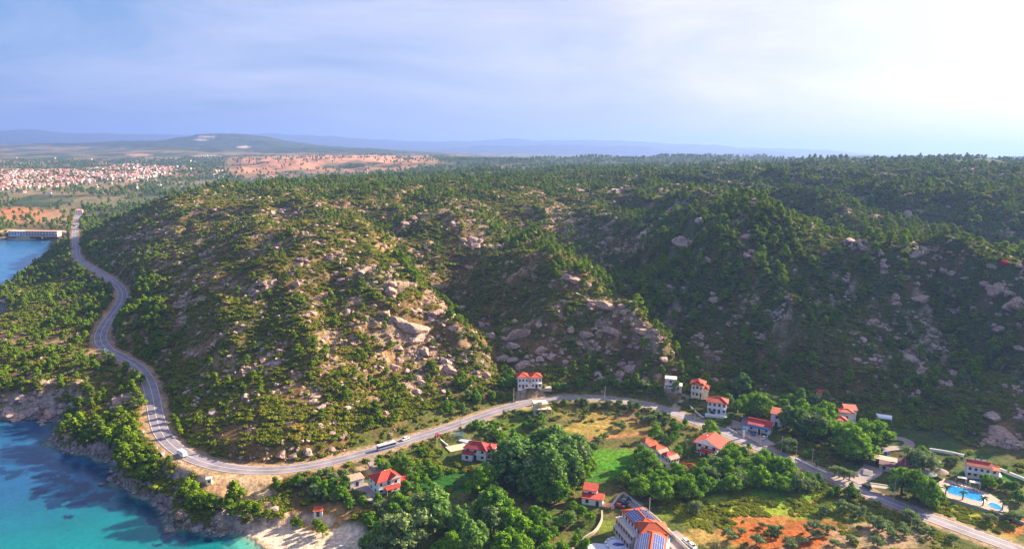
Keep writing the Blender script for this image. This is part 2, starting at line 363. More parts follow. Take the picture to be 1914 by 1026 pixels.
for k in range(0, len(ROAD)-1, 24):
    P = ROAD[k:k+25]; a = np.arctan2(P[:,0], P[:,1]); d = np.hypot(P[:,0], P[:,1]); mrg = 40
    i0, i1 = np.searchsorted(AZ, [a.min()-mrg/d.min(), a.max()+mrg/d.min()]); j0, j1 = np.searchsorted(DR, [d.min()-mrg, d.max()+mrg])
    s_ = (slice(max(j0-1, 0), j1+1), slice(max(i0-1, 0), i1+1)); dd, zz = dist_line(X[s_], Y[s_], P, P[:,2])
    mk = dd < ROADD[s_]; ROADZ[s_] = np.where(mk, zz, ROADZ[s_]); ROADD[s_] = np.minimum(ROADD[s_], dd)
w = 1-sst(ROADD, 6.0, 14.0); Z = Z*(1-w)+ROADZ*w
def hgt(x, y):
    x = np.asarray(x, float); y = np.asarray(y, float)
    return bil(Z, AZ, LD, np.arctan2(x, y), np.log(np.maximum(np.hypot(x, y), 1)))
def fld(G, x, y): return bil(G, AZ, LD, np.arctan2(x, y), np.log(np.maximum(np.hypot(x, y), 1)))
TT = np.geomspace(150, 26000, 5200)
def at(u, v, extra=0.0):
    """the point of the ground seen at pixel (u, v)"""
    d = ray(u, v); x = d.x*TT; y = d.y*TT; z = CAMZ+d.z*TT
    h = hgt(x, y)+extra; w = np.nonzero(z <= h)[0]
    k = w[0] if len(w) else len(TT)-1
    k = max(k, 1); g0 = z[k-1]-h[k-1]; g1 = z[k]-h[k]; f = g0/(g0-g1+1e-9); t = TT[k-1]+(TT[k]-TT[k-1])*f
    xx, yy = d.x*t, d.y*t
    return float(xx), float(yy), float(hgt(xx, yy))
def pad(u, v, r, blend=4.0):
    x, y, z = at(u, v); P = np.array([[x-0.01, y, z], [x+0.01, y, z]]); carve(P, r, blend); return x, y, z
# ------------------------------------------------------------------ house pads (level ground under each building)
for u, v, r in ((716,909,9),(664,905,5),(890,850,12),(850,835,6),(988,716,9),(1009,768,6),(1258,722,7),(1304,731,6),(1340,764,8),(1420,803,9),(1460,793,7),(1326,842,9),(1290,882,7),
                (1220,850,7),(1238,862,7),(1107,930,8),(1195,985,16),(1215,1020,16),(1655,870,13),(1830,886,12),(1650,786,7),(1645,916,6),(60,436,22),(1790,915,15),(1840,930,13),(1155,1018,11),(1536,740,6),(1575,805,7)):
    pad(u, v, r)
# ------------------------------------------------------------------ ground colours: what grows or lies where
U, V = proj(X, Y, Z)
n1 = fbm(X/23, Y/23, 101, 4); n2 = fbm(X/7, Y/7, 103, 3); n3 = fbm(X/60, Y/60, 105, 3); n4 = fbm(X/2.4, Y/2.4, 107, 2)
col = np.zeros(X.shape+(3,))
def lay(mask, c, amt=1.0):
    global col
    w = (np.clip(mask, 0, 1)*amt)[..., None]; col = col*(1-w)+np.array(c)*w
# hills: dry brown litter, low green cover, bare granite
lay(np.ones(X.shape), (0.17, 0.105, 0.04))
lay(sst(n1, 0.46, 0.62), (0.095, 0.10, 0.02), 0.8)
lay(sst(n2*0.6+n3*0.4, 0.54, 0.66), (0.28, 0.17, 0.08), 0.7)
rockn = sst(fbm(X/5, Y/5, 111, 4)*0.65+fbm(X/28, Y/28, 113, 2)*0.35, 0.55, 0.63)*np.clip(hilly+head*1.5, 0, 1)
lay(rockn, (0.42, 0.30, 0.22), 0.62)
right = sst(AA, azof(1150), azof(1350))*hilly
lay(right*sst(n2, 0.15, 0.5), (0.045, 0.085, 0.02), 0.85); lay(right*rockn*sst(n4, 0.4, 0.6), (0.40, 0.30, 0.24), 0.7)  # right slopes: green cover, darkened to put the hillside's shade into the colour
# lowland meadows by default
low = (1-sst(Z, 13, 18))*(DD < 700)*(AA > azof(640))*(Y > 0)
lay(low, (0.075, 0.105, 0.022)); lay(low*sst(n1, 0.45, 0.62), (0.15, 0.15, 0.045), 0.7); lay(low*sst(n2, 0.58, 0.68), (0.16, 0.10, 0.05), 0.5)
# plateau and far country
fp = sst(DD, 1150, 1700)
m1 = fbm(X/140, Y/90, 121, 4); m2 = fbm(X/420, Y/260, 123, 4); m3 = fbm(X/45, Y/30, 125, 3)
lay(fp, (0.060, 0.085, 0.035)); lay(fp*sst(m3, 0.45, 0.62), (0.028, 0.045, 0.02), 0.8)
plain = fp*(1-sst(Z, 75, 100))*(DD < 14000)
lay(plain*sst(m1, 0.50, 0.58), (0.16, 0.155, 0.075), 0.7); lay(plain*sst(m2, 0.55, 0.62), (0.30, 0.20, 0.12), 0.7)
fields = _h(np.floor((X+Y*0.3)/130), np.floor((Y-X*0.2)/220), 5)
lay(plain*(fields > 0.78)*(DD < 9000), (0.26, 0.21, 0.12), 0.6); lay(plain*(fields < 0.18)*(DD < 9000), (0.05, 0.09, 0.03), 0.8)
bz = bare*sst(fbm(X/300, Y/300, 131, 4)+0.2*(m1-0.5), 0.30, 0.40)
lay(bz, (0.62, 0.30, 0.19)); lay(bz*sst(m3, 0.55, 0.65), (0.34, 0.17, 0.10), 0.6); lay(bz*sst(m1, 0.56, 0.64), (0.16, 0.14, 0.07), 0.7)
lay(sst(DD, 9000, 12000), (0.035, 0.05, 0.03))
def ell(u, v, ru, rv, c, amt=1.0, soft=0.35, rough=0.45, rot=0.0):
    """a patch of other ground round the place seen at (u, v); its edge is broken up"""
    a, b = U-u, V-v
    if rot: ct, st = math.cos(R(rot)), math.sin(R(rot)); a, b = a*ct+b*st, -a*st+b*ct
    s = (np.abs(a) < ru*2) & (np.abs(b) < rv*2)
    e = np.where(s, np.hypot(a/ru, b/rv)+(n2-0.5)*rough*2+(n4-0.5)*rough*0.8, 9)
    lay(1-sst(e, 1-soft, 1.0+soft*0.3), c, amt)
for q in ((60,405,95,16,(0.42,0.21,0.11)),(30,395,60,7,(0.50,0.19,0.09)),(120,410,40,14,(0.40,0.25,0.15)),(20,432,60,4,(0.46,0.30,0.2)),(50,445,75,3,(0.55,0.44,0.35)),(145,420,25,10,(0.36,0.22,0.14)),
          (385,256,18,2.5,(0.5,0.42,0.38),0.8),(376,262,14,1.5,(0.6,0.52,0.48),0.8),(455,275,14,2,(0.5,0.42,0.35)),(385,292,30,2,(0.42,0.3,0.22)),
          (70,306,40,2,(0.4,0.33,0.24)),(190,305,20,3,(0.42,0.24,0.17)),(260,290,26,3,(0.4,0.26,0.2)),(340,320,60,8,(0.46,0.26,0.17),0.8),(200,345,60,5,(0.36,0.24,0.16),0.7),(240,338,30,4,(0.44,0.27,0.18),0.8),
          (395,427,26,6,(0.42,0.24,0.14)),(300,460,90,50,(0.20,0.125,0.06),0.5),(350,520,80,40,(0.17,0.12,0.05),0.4),(340,400,80,18,(0.21,0.13,0.07),0.5),
          (60,640,70,12,(0.34,0.22,0.13),0.8),(110,600,30,8,(0.25,0.17,0.09),0.6),(50,690,45,5,(0.36,0.25,0.17),0.9),(130,712,60,4,(0.36,0.26,0.18),0.9),(70,700,25,10,(0.34,0.24,0.16),0.7),(90,650,60,30,(0.26,0.19,0.08),0.7),(60,600,50,14,(0.24,0.17,0.07),0.6),(170,560,26,14,(0.26,0.18,0.08),0.6),(140,740,40,12,(0.28,0.19,0.1),0.6),(165,660,26,7,(0.46,0.28,0.17)),(190,668,14,6,(0.46,0.28,0.17)),
          (125,481,12,7,(0.5,0.31,0.19)),(200,585,14,14,(0.42,0.25,0.12),0.8),(200,600,8,18,(0.42,0.25,0.12),0.8,0.35,0.45,20),
          (262,785,10,26,(0.50,0.26,0.12)),(272,830,12,30,(0.42,0.25,0.12),1,0.35,0.45,-22),(300,860,14,30,(0.46,0.27,0.14),1,0.35,0.4,-45),(50,768,70,16,(0.42,0.30,0.235),0.9),(235,745,26,14,(0.40,0.29,0.24),0.9)): ell(*q)
# lay-by and dirt slope beside the road, track to the beach
for q in ((440,897,80,12,(0.62,0.42,0.26),1,0.2,0.15),(500,893,30,8,(0.62,0.42,0.26),1,0.2,0.15),(370,880,50,8,(0.60,0.40,0.24),1,0.2,0.2,22),(330,868,40,7,(0.55,0.34,0.18),0.9,0.3,0.4,35),(410,912,40,12,(0.58,0.34,0.20),1,0.3,0.3),
          (470,925,55,14,(0.46,0.31,0.20),0.9),(520,945,30,12,(0.46,0.33,0.23),0.8),(570,970,50,12,(0.44,0.23,0.10),0.9),(650,950,50,14,(0.38,0.24,0.09),0.9),(600,985,60,10,(0.42,0.22,0.1),0.8),
          (600,870,40,8,(0.40,0.24,0.15),0.8),(720,885,40,9,(0.44,0.27,0.11),0.9),(770,895,30,7,(0.42,0.25,0.09),0.9),(680,875,24,6,(0.5,0.33,0.22),0.9),
          # meadows; the dark lawn beside the grove has tree shade in its colour
          (780,905,95,22,(0.075,0.13,0.018),0.9),(840,900,60,26,(0.025,0.115,0.018),0.95),(760,870,60,18,(0.15,0.15,0.045),0.8),(980,770,60,12,(0.10,0.17,0.025),0.9),(930,800,60,14,(0.10,0.17,0.025),0.9),
          (1150,790,95,34,(0.27,0.185,0.055),0.95),(1100,800,50,18,(0.34,0.25,0.07),0.9),(1190,775,50,10,(0.27,0.16,0.085),0.9),(1160,815,80,4,(0.34,0.15,0.08),0.9,0.3,0.3,-6),(1050,815,22,30,(0.36,0.27,0.06),0.9),(1060,765,40,8,(0.25,0.19,0.06),0.8),
          (1140,865,75,28,(0.065,0.22,0.014),1.0),(1160,850,60,16,(0.10,0.25,0.014),0.9),(1100,890,40,20,(0.05,0.17,0.014),0.9),
          (1420,950,170,34,(0.24,0.31,0.025),0.95),(1500,930,120,30,(0.13,0.27,0.02),0.9,0.3,0.4,20),(1320,960,60,26,(0.22,0.25,0.028),0.9),(1400,920,80,16,(0.10,0.24,0.016),0.9),
          (1330,1005,70,18,(0.40,0.27,0.085),0.9),(1455,1000,120,36,(0.46,0.125,0.03),0.95,0.35,0.35,8),(1420,970,60,10,(0.40,0.16,0.05),0.9),(1530,985,70,16,(0.36,0.12,0.035),0.85),(1650,1010,110,22,(0.36,0.25,0.16),0.85),(1620,985,40,10,(0.40,0.27,0.17),0.8),(1570,1025,60,10,(0.30,0.2,0.1),0.8),(1500,975,24,6,(0.40,0.13,0.035),0.9),
          (1800,950,110,16,(0.30,0.33,0.03),0.95,0.3,0.4,20),(1840,985,70,12,(0.25,0.25,0.035),0.95,0.3,0.4,22),(1870,975,44,14,(0.36,0.20,0.045),0.95,0.3,0.4,22),(1895,985,26,16,(0.42,0.16,0.045),0.9),
          (1800,850,70,12,(0.05,0.14,0.02),0.9,0.3,0.3,14),(1880,885,60,12,(0.04,0.15,0.02),0.95,0.3,0.3,18),(1800,885,50,14,(0.04,0.09,0.02),0.9),(1700,905,40,9,(0.06,0.14,0.02),0.8),
          (1330,745,60,14,(0.10,0.12,0.04),0.7),(1480,745,160,26,(0.05,0.085,0.025),0.8),(1720,800,160,32,(0.045,0.085,0.025),0.8),(1240,765,22,5,(0.46,0.33,0.25),0.9),(1270,735,30,8,(0.38,0.26,0.18),0.7),(1210,706,26,6,(0.42,0.28,0.2),0.8),(1500,830,60,20,(0.09,0.12,0.03),0.8),(1530,795,30,10,(0.10,0.13,0.035),0.8),
          (1470,858,30,5,(0.5,0.36,0.2),0.95,0.3,0.2,20),(1240,1000,14,20,(0.46,0.36,0.28),0.9),(960,735,30,10,(0.34,0.22,0.15),0.6),(925,715,14,6,(0.45,0.25,0.17),0.9),(1140,985,30,16,(0.15,0.2,0.03),0.8),(1060,912,14,7,(0.48,0.22,0.05),0.9)): ell(*q)
# shoulders of the road, beach sand, sea bed
lay((1-sst(ROADD+(n2-0.5)*2.5, 5.2, 8.0)), (0.40, 0.27, 0.18), 0.85)
lay(np.clip(beach*1.6, 0, 1)*(sdist > -3), (0.74, 0.57, 0.46)); lay(beach*sst(np.hypot((X-bx0-22)/26,(Y-by0+6)/22), 0.7, 0.2)*0.8, (0.50, 0.42, 0.40), 0.5)
lay(beach*(1-sst(sdist, 0.6, 2.2))*(sdist > 0), (0.40, 0.27, 0.19), 0.8)
shore_rock = (1-sst(land+ (n2-0.5)*7, 8, 14))*(sdist > 0)*(1-beach)*(DD < 900)*(AA < azof(520))
lay(shore_rock, (0.36, 0.29, 0.25)); lay(shore_rock*sst(n4, 0.5, 0.7), (0.20, 0.16, 0.14), 0.8); lay(shore_rock*(1-sst(land, 0.2, 1.6)), (0.10, 0.075, 0.06), 0.9)
sea_w = (sdist < 0)
lay(sea_w, (0.42, 0.40, 0.30))

def stroke(px, wd, c, amt=0.95):
    P = cr_spline([at(u_, v_)[:2] for u_, v_ in px], 5); s_ = (slice(0, int(np.searchsorted(DR, 900))), slice(None)); m_ = np.zeros(X.shape); d_ = dist_line(X[s_], Y[s_], P)
    m_[s_] = 1-sst(d_+(n2[s_]-0.5)*wd*0.9, wd*0.4, wd*0.75); lay(m_, c, amt)
for px_, wd_, c_ in (([(455,905),(485,920),(505,938),(522,955),(533,968)],3.6,(.60,.42,.28)),([(55,690),(70,700),(100,708),(150,712),(195,716)],2.2,(.46,.33,.22)),([(15,640),(50,643),(105,642)],1.8,(.46,.33,.22)),([(95,668),(120,662),(165,655)],2.4,(.48,.34,.24)),([(60,690),(52,684),(66,676)],1.8,(.46,.33,.22)),
    ([(1256,768),(1268,752),(1282,742),(1296,736)],3.2,(.5,.38,.28)),([(958,752),(968,738),(978,730)],3.2,(.5,.36,.26)),([(1050,812),(1100,818),(1180,812),(1225,800)],2.0,(.40,.2,.1)),([(560,975),(600,990),(640,970),(700,950)],3.0,(.46,.25,.11)),([(1390,1030),(1450,985),(1500,950),(1540,925)],1.6,(.42,.2,.06)),([(1450,1030),(1530,1000),(1600,990),(1680,1000)],2.0,(.42,.26,.15))): stroke(px_, wd_, c_)
def grid_mesh(name, xs, ys, zs, keep=None):
    nj, ni = xs.shape
    idx = np.arange(nj*ni).reshape(nj, ni)
    qd = np.stack([idx[:-1,:-1], idx[:-1,1:], idx[1:,1:], idx[1:,:-1]], -1).reshape(-1, 4)
    if keep is not None:
        kq = (keep[:-1,:-1] | keep[:-1,1:] | keep[1:,1:] | keep[1:,:-1]).reshape(-1); qd = qd[kq]
        used = np.zeros(nj*ni, bool); used[qd.ravel()] = True; remap = np.cumsum(used)-1; qd = remap[qd]
    else: used = np.ones(nj*ni, bool)
    co = np.stack([xs.ravel(), ys.ravel(), zs.ravel()], -1)[used]
    me = bpy.data.meshes.new(name)
    me.vertices.add(len(co)); me.vertices.foreach_set('co', co.astype(np.float32).ravel())
    me.loops.add(qd.size); me.loops.foreach_set('vertex_index', qd.astype(np.int32).ravel())
    me.polygons.add(len(qd)); me.polygons.foreach_set('loop_start', np.arange(0, qd.size, 4, dtype=np.int32))
    me.polygons.foreach_set('use_smooth', np.ones(len(qd), bool))
    me.update(calc_edges=True)
    return me, used
def vattr(me, name, arr):
    a = me.color_attributes.new(name, 'FLOAT_COLOR', 'POINT')
    o = np.ones((len(arr), 4), np.float32); o[:, :arr.shape[1]] = arr; a.data.foreach_set('color', o.ravel())
gm, used = grid_mesh('ground', X, Y, Z); vattr(gm, 'cover', col.reshape(-1, 3))
b = NT('ground_cover')
at1 = b.n('ShaderNodeAttribute', attribute_name='cover').outputs['Color']; g = b.n('ShaderNodeNewGeometry').outputs['Position']
na = b.noise(g, 0.55, 6.0, 0.7); nb = b.noise(g, 0.09, 5.0, 0.6); nc = b.noise(g, 2.2, 3.0, 0.6)
c = b.mix(b.ramp(na, 0.32, 0.68), (0.55, 0.58, 0.56), (1.35, 1.30, 1.24)); c = b.mix(1.0, at1, c, 'MULTIPLY')
c2 = b.mix(b.ramp(nb, 0.35, 0.65), (0.82, 0.86, 0.82), (1.15, 1.1, 1.1)); c = b.mix(1.0, c, c2, 'MULTIPLY')
c3 = b.mix(b.ramp(nc, 0.4, 0.72), (1.1, 1.08, 1.05), (0.62, 0.66, 0.62)); c = b.mix(1.0, c, c3, 'MULTIPLY')
p = b.n('ShaderNodeBsdfPrincipled', i_Roughness=0.95); p.inputs['Specular IOR Level'].default_value = 0.08; b.l(c, p.inputs['Base Color'])
bp = b.n('ShaderNodeBump', i_Strength=0.8, i_Distance=0.8); b.l(na, bp.inputs['Height']); b.l(bp.outputs[0], p.inputs['Normal']); b.l(p.outputs[0], b.out.inputs[0])
gm.materials.append(b.m)
ground = bpy.data.objects.new('ground', gm); link(ground); tag(ground, kind='structure')
# ------------------------------------------------------------------ sea
seak = (sdist < 1.5) & (DD < 2400)
dep = np.clip(-sdist, 0, 200)
# seagrass meadows and rock on the sea bed
US, VS = proj(X, Y, np.zeros_like(X))
gr = np.zeros(X.shape)
def sg(u, v, ru, rv, rot=0, k=1.0):
    global gr
    a, b_ = US-u, VS-v; ct, st = math.cos(R(rot)), math.sin(R(rot)); a, b_ = a*ct+b_*st, -a*st+b_*ct
    e = np.hypot(a/ru, b_/rv)+(fbm(X/5, Y/5, 201, 4)-0.5)*2.0+(fbm(X/1.8, Y/1.8, 207, 2)-0.5)*0.9; gr = np.maximum(gr, (1-sst(e, 0.75, 1.0))*k)
for q in ((30,885,24,9,-25),(75,920,24,9,-15),(120,898,40,14,10),(140,918,40,12,-25),(110,938,28,8,-20),(170,932,48,11,-8),(195,925,34,8,-10),(128,966,12,4,-10),(150,940,30,7,-10),(205,951,9,3,0),(5,880,12,8,0),(60,845,50,10,0,0.5),(20,850,70,16,0,0.6),
          (120,870,60,16,12,0.75),(200,895,50,16,25,0.7),(270,950,46,12,35,0.8),(300,985,30,12,50,0.9),(330,1003,50,9,0,0.85),(290,1018,10,4,0),(390,1010,8,2,0),(430,1012,20,6,-10,0.7),(465,1016,7,2,0),(240,940,40,14,20,0.5),(40,810,90,14,0,0.35)): sg(*q)
gr = np.maximum(gr, (1-sst(dep+(fbm(X/4, Y/4, 203, 3)-0.5)*9, 1.5, 6.0))*(1-np.clip(beach*2, 0, 1))*0.7*(DD < 900))
turq = np.array((0.002, 0.165, 0.178)); blue = np.array((0.010, 0.085, 0.20)); deep = np.array((0.012, 0.055, 0.17)); shal = np.array((0.10, 0.42, 0.33)); weed = np.array((0.003, 0.030, 0.085))
w1 = sst(DD, 285, 365)[..., None]; sc = turq*(1-w1)+blue*w1
w1 = (sst(DD, 480, 650))[..., None]*0.9; sc = sc*(1-w1)+np.array((0.02, 0.135, 0.30))*w1
w1 = ((1-sst(dep, 1, 14))*np.clip(beach*2+0.15, 0, 1))[..., None]; sc = sc*(1-w1)+shal*w1
sc = sc*(0.80+0.4*fbm(X/16, Y/16, 205, 4)[..., None]); w1 = gr[..., None]; sc = sc*(1-w1)+weed*w1
w1 = ((1-sst(np.abs(dep-0.7)+(n4-0.5)*2.2, 0.2, 0.7))*(DD < 900))[..., None]*0.6; sc = sc*(1-w1)+np.array((0.75, 0.8, 0.82))*w1
al = sst(dep, 0.0, 6.0)*0.85+0.12
wm, used = grid_mesh('sea', X, Y, np.zeros_like(X), seak); vattr(wm, 'water', sc.reshape(-1, 3)[used]); vattr(wm, 'depth', al.reshape(-1, 1)[used])
b = NT('sea_water')
wc = b.n('ShaderNodeAttribute', attribute_name='water').outputs['Color']; wd = b.n('ShaderNodeAttribute', attribute_name='depth'); sx = b.n('ShaderNodeSeparateColor'); b.l(wd.outputs['Color'], sx.inputs[0])
g = b.n('ShaderNodeNewGeometry').outputs['Position']; na = b.noise(g, 0.5, 5.0, 0.6, 0.8); nb = b.noise(g, 0.05, 3.0)
c = b.mix(1.0, wc, b.mix(b.ramp(na, 0.3, 0.7), (0.82, 0.88, 0.9), (1.15, 1.1, 1.1)), 'MULTIPLY')
p = b.n('ShaderNodeBsdfPrincipled', i_Roughness=0.16, i_IOR=1.33); b.l(c, p.inputs['Base Color'])
p.inputs['Subsurface Weight'].default_value = 1.0; p.inputs['Subsurface Scale'].default_value = 14.0; p.inputs['Subsurface Radius'].default_value = (1, 1, 1)
bp = b.n('ShaderNodeBump', i_Strength=0.25, i_Distance=0.25); b.l(na, bp.inputs['Height']); b.l(bp.outputs[0], p.inputs['Normal'])
tr = b.n('ShaderNodeBsdfTransparent'); tr.inputs[0].default_value = (0.75, 0.95, 0.95, 1)
ms = b.n('ShaderNodeMixShader'); b.l(sx.outputs[0], ms.inputs[0]); b.l(tr.outputs[0], ms.inputs[1]); b.l(p.outputs[0], ms.inputs[2]); b.l(ms.outputs[0], b.out.inputs[0])
wm.materials.append(b.m); sea = bpy.data.objects.new('sea', wm); link(sea); tag(sea, kind='structure')

# ------------------------------------------------------------------ roads
def asphalt(name, col, patch=(0.9, 1.1)):
    b = NT(name); g = b.n('ShaderNodeNewGeometry').outputs['Position']; n1_ = b.noise(g, 0.12, 5.0, 0.6); n2_ = b.noise(g, 1.6, 4.0, 0.7)
    c = b.mix(b.ramp(n1_, 0.35, 0.65), tuple(x*0.78 for x in col), tuple(x*1.2 for x in col)); c = b.mix(b.math('MULTIPLY', b.ramp(n2_, 0.5, 0.75), 0.35), c, tuple(x*0.6 for x in col))
    p = b.n('ShaderNodeBsdfPrincipled', i_Roughness=0.85); b.l(c, p.inputs['Base Color']); b.l(p.outputs[0], b.out.inputs[0]); MATS[name] = b.m; return b.m
asph = asphalt('asphalt', (0.205, 0.178, 0.205)); asph2 = asphalt('worn_asphalt', (0.28, 0.22, 0.21)); dirt = asphalt('packed_dirt', (0.50, 0.34, 0.22)); paving = asphalt('paving', (0.30, 0.235, 0.22))
white = flat('white_paint', (0.72, 0.70, 0.70), 0.7)
def offs(P, d):
    P = np.asarray(P, float); t = np.gradient(P[:, :2], axis=0); t /= np.linalg.norm(t, axis=1)[:, None]+1e-9
    Q = P.copy(); Q[:,0] += t[:,1]*d; Q[:,1] -= t[:,0]*d; return Q
def ribbon(name, P, w, mat, lift=0.1, edge=0.12, parent=None, dash=None, zoff=None):
    """a strip w wide along the line P (x, y, z), with its sides turned down like a kerb"""
    L = offs(P, -w/2); Rr = offs(P, w/2); vs = []; fs = []
    for i in range(len(P)):
        zl = P[i,2]+lift; vs += [(L[i,0], L[i,1], zl-edge-0.25), (L[i,0], L[i,1], zl), (Rr[i,0], Rr[i,1], zl), (Rr[i,0], Rr[i,1], zl-edge-0.25)]
    acc = 0
    for i in range(len(P)-1):
        acc += math.hypot(P[i+1,0]-P[i,0], P[i+1,1]-P[i,1])
        if dash and (acc % (dash*2)) > dash: continue
        a = i*4
        for k in ((0, 1, 2) if edge else (1,)): fs.append((a+k, a+4+k, a+5+k, a+1+k))
    me = bpy.data.meshes.new(name); me.from_pydata(vs, [], fs); me.materials.append(mat); o = bpy.data.objects.new(name, me); link(o, parent)
    bm = bmesh.new(); bm.from_mesh(me); bmesh.ops.recalc_face_normals(bm, faces=bm.faces)
    for f in bm.faces:
        if abs(f.normal.z) > 0.7 and f.normal.z < 0: bmesh.ops.reverse_faces(bm, faces=[f])
    bm.to_mesh(me); bm.free(); return o
ROADR = cr_spline(road_c, 10)
rd = ribbon('road', ROADR, 7.4, asph, 0.12, 0.12); tag(rd, kind='structure')
for nm, off_, w_ in (('edge_line', -3.35, 0.15), ('edge_line', 3.35, 0.15)): ribbon(nm, offs(ROADR, off_), w_, white, 0.126, 0, rd)
ribbon('centre_line', ROADR, 0.16, white, 0.126, 0, rd)
def ground_line(px, n=8, flatten=0):
    P = cr_spline([at(u, v) for u, v in px], n)
    for _ in range(3): P[1:-1, 2] = (P[:-2, 2]+P[1:-1, 2]*2+P[2:, 2])/4
    P[:, 2] = np.maximum(P[:, 2], hgt(P[:,0], P[:,1])); return P
def drive(px, w, mat, name='path', lift=0.16):
    P = ground_line(px); h1 = hgt(offs(P, w/2)[:,0], offs(P, w/2)[:,1]); h2 = hgt(offs(P, -w/2)[:,0], offs(P, -w/2)[:,1])
    P[:, 2] = np.maximum(P[:, 2], np.maximum(h1, h2)); return tag(ribbon(name, P, w, mat, lift, 0.5), kind='structure')
# ------------------------------------------------------------------ plants and rocks: prototypes
def mesh_np(name, co, faces4, mats, midx=None, smooth=False):
    me = bpy.data.meshes.new(name); co = np.asarray(co, np.float32); f = np.asarray(faces4, np.int32)
    me.vertices.add(len(co)); me.vertices.foreach_set('co', co.ravel())
    me.loops.add(f.size); me.loops.foreach_set('vertex_index', f.ravel())
    me.polygons.add(len(f)); me.polygons.foreach_set('loop_start', np.arange(0, f.size, f.shape[1], dtype=np.int32))
    if smooth: me.polygons.foreach_set('use_smooth', np.ones(len(f), bool))
    for m_ in mats: me.materials.append(m_)
    if midx is not None: me.polygons.foreach_set('material_index', np.asarray(midx, np.int32))
    me.update(calc_edges=True); return me
def leaves(clumps, n, size, seed, up_=0.35, jit=0.55):
    """n leaf sprays spread over the shells of the clumps (x, y, z, rx, ry, rz)"""
    r = np.random.default_rng(seed); cl_ = np.array(clumps, float); w = (cl_[:,3]*cl_[:,5])**1.0; w /= w.sum()
    k = r.choice(len(cl_), n, p=w); d = r.normal(size=(n, 3)); d[:,2] += up_; d /= np.linalg.norm(d, axis=1)[:, None]
    rad = r.uniform(0.72, 1.10, n)[:, None]
    c = cl_[k,:3]+d*cl_[k,3:]*rad
    nn = d+r.normal(size=(n, 3))*jit; nn /= np.linalg.norm(nn, axis=1)[:, None]
    a = np.cross(nn, r.normal(size=(n, 3))); a /= np.linalg.norm(a, axis=1)[:, None]; b_ = np.cross(nn, a)
    s = size*r.uniform(0.6, 1.35, n)[:, None]
    p = np.stack([c-a*s, c-b_*s*0.55+nn*s*0.12, c+a*s*1.1, c+b_*s*0.6-nn*s*0.12], 1).reshape(-1, 3)
    return p, np.arange(4*n).reshape(n, 4)
def core(clumps, seed, k=0.80):
    """solid inner masses so that a crown is not see-through"""
    bm = bmesh.new(); r = random.Random(seed)
    for c in clumps:
        v = bmesh.ops.create_icosphere(bm, subdivisions=1, radius=1.0)['verts']
        for q in v:
            j = r.uniform(0.8, 1.12)*k; q.co = Vector((c[0]+q.co.x*c[3]*j, c[1]+q.co.y*c[4]*j, c[2]+q.co.z*c[5]*j))
    co = np.array([q.co[:] for q in bm.verts]); bm.verts.index_update(); f = [[q.index for q in x.verts] for x in bm.faces]; bm.free()
    f = np.array([[a_, b_, c_, c_] for a_, b_, c_ in f]); return co, f
def crown_mesh(name, clumps, n, size, seed, mat, up_=0.35, k=0.72, jit=0.6):
    p1, f1 = leaves(clumps, n, size, seed, up_, jit); p2, f2 = core(clumps, seed, k)
    tri = f2[:, :3]+len(p1)
    co = np.vstack([p1, p2]); me = bpy.data.meshes.new(name)
    loops = np.concatenate([f1.ravel(), tri.ravel()]).astype(np.int32)
    starts = np.concatenate([np.arange(0, f1.size, 4), f1.size+np.arange(0, tri.size, 3)]).astype(np.int32)
    me.vertices.add(len(co)); me.vertices.foreach_set('co', co.astype(np.float32).ravel()); me.loops.add(len(loops)); me.loops.foreach_set('vertex_index', loops)
    me.polygons.add(len(starts)); me.polygons.foreach_set('loop_start', starts); me.materials.append(mat); me.update(calc_edges=True); return me
def trunk_mesh(name, h, r, limbs, mat, seed=0):
    bm = bmesh.new(); rr = random.Random(seed)
    def tube(pts, rads, ns=6):
        prev = None
        for (p, q) in zip(pts, rads):
            p = Vector(p); ring = [bm.verts.new((p.x+q*math.cos(2*math.pi*i/ns), p.y+q*math.sin(2*math.pi*i/ns), p.z)) for i in range(ns)]
            if prev:
                for i in range(ns): bm.faces.new((prev[i], prev[(i+1) % ns], ring[(i+1) % ns], ring[i]))
            prev = ring
    lx, ly = rr.uniform(-.1, .1)*h, rr.uniform(-.1, .1)*h
    tube([(0, 0, -0.6), (0, 0, 0), (lx*.4, ly*.4, h*.5), (lx, ly, h)], [r*1.5, r*1.15, r*.85, r*.35])
    for (a_, z0, l, up2) in limbs:
        x0, y0 = lx*z0/h, ly*z0/h; tube([(x0, y0, z0), (x0+math.cos(a_)*l*.5, y0+math.sin(a_)*l*.5, z0+up2*.45), (x0+math.cos(a_)*l, y0+math.sin(a_)*l, z0+up2)], [r*.55, r*.4, r*.15], 5)
    me = bpy.data.meshes.new(name); bm.to_mesh(me); bm.free(); me.materials.append(mat); return me
L_pine = leaf_mat('pine_needles', (0.026, 0.080, 0.014), (0.18, 0.26, 0.012))
L_broad = leaf_mat('broad_leaves', (0.035, 0.105, 0.022), (0.16, 0.29, 0.018))
L_pop = leaf_mat('poplar_leaves', (0.045, 0.115, 0.040), (0.16, 0.27, 0.050))
L_olive = leaf_mat('olive_leaves', (0.075, 0.12, 0.045), (0.18, 0.24, 0.08))
L_shrub = leaf_mat('shrub_leaves', (0.045, 0.085, 0.014), (0.21, 0.225, 0.018), (0.27, 0.155, 0.05))
L_palm = leaf_mat('palm_fronds', (0.03, 0.07, 0.02), (0.09, 0.14, 0.04))
L_red = leaf_mat('red_blossom', (0.35, 0.02, 0.04), (0.50, 0.05, 0.09))
bark = flat('bark', (0.12, 0.085, 0.06), 0.95, 0.3, 3.0); bark2 = flat('pale_bark', (0.25, 0.21, 0.17), 0.95, 0.3, 3.0)
granite = rock_mat('granite', (0.42, 0.305, 0.25), (0.55, 0.41, 0.335), (0.54, 0.32, 0.22))
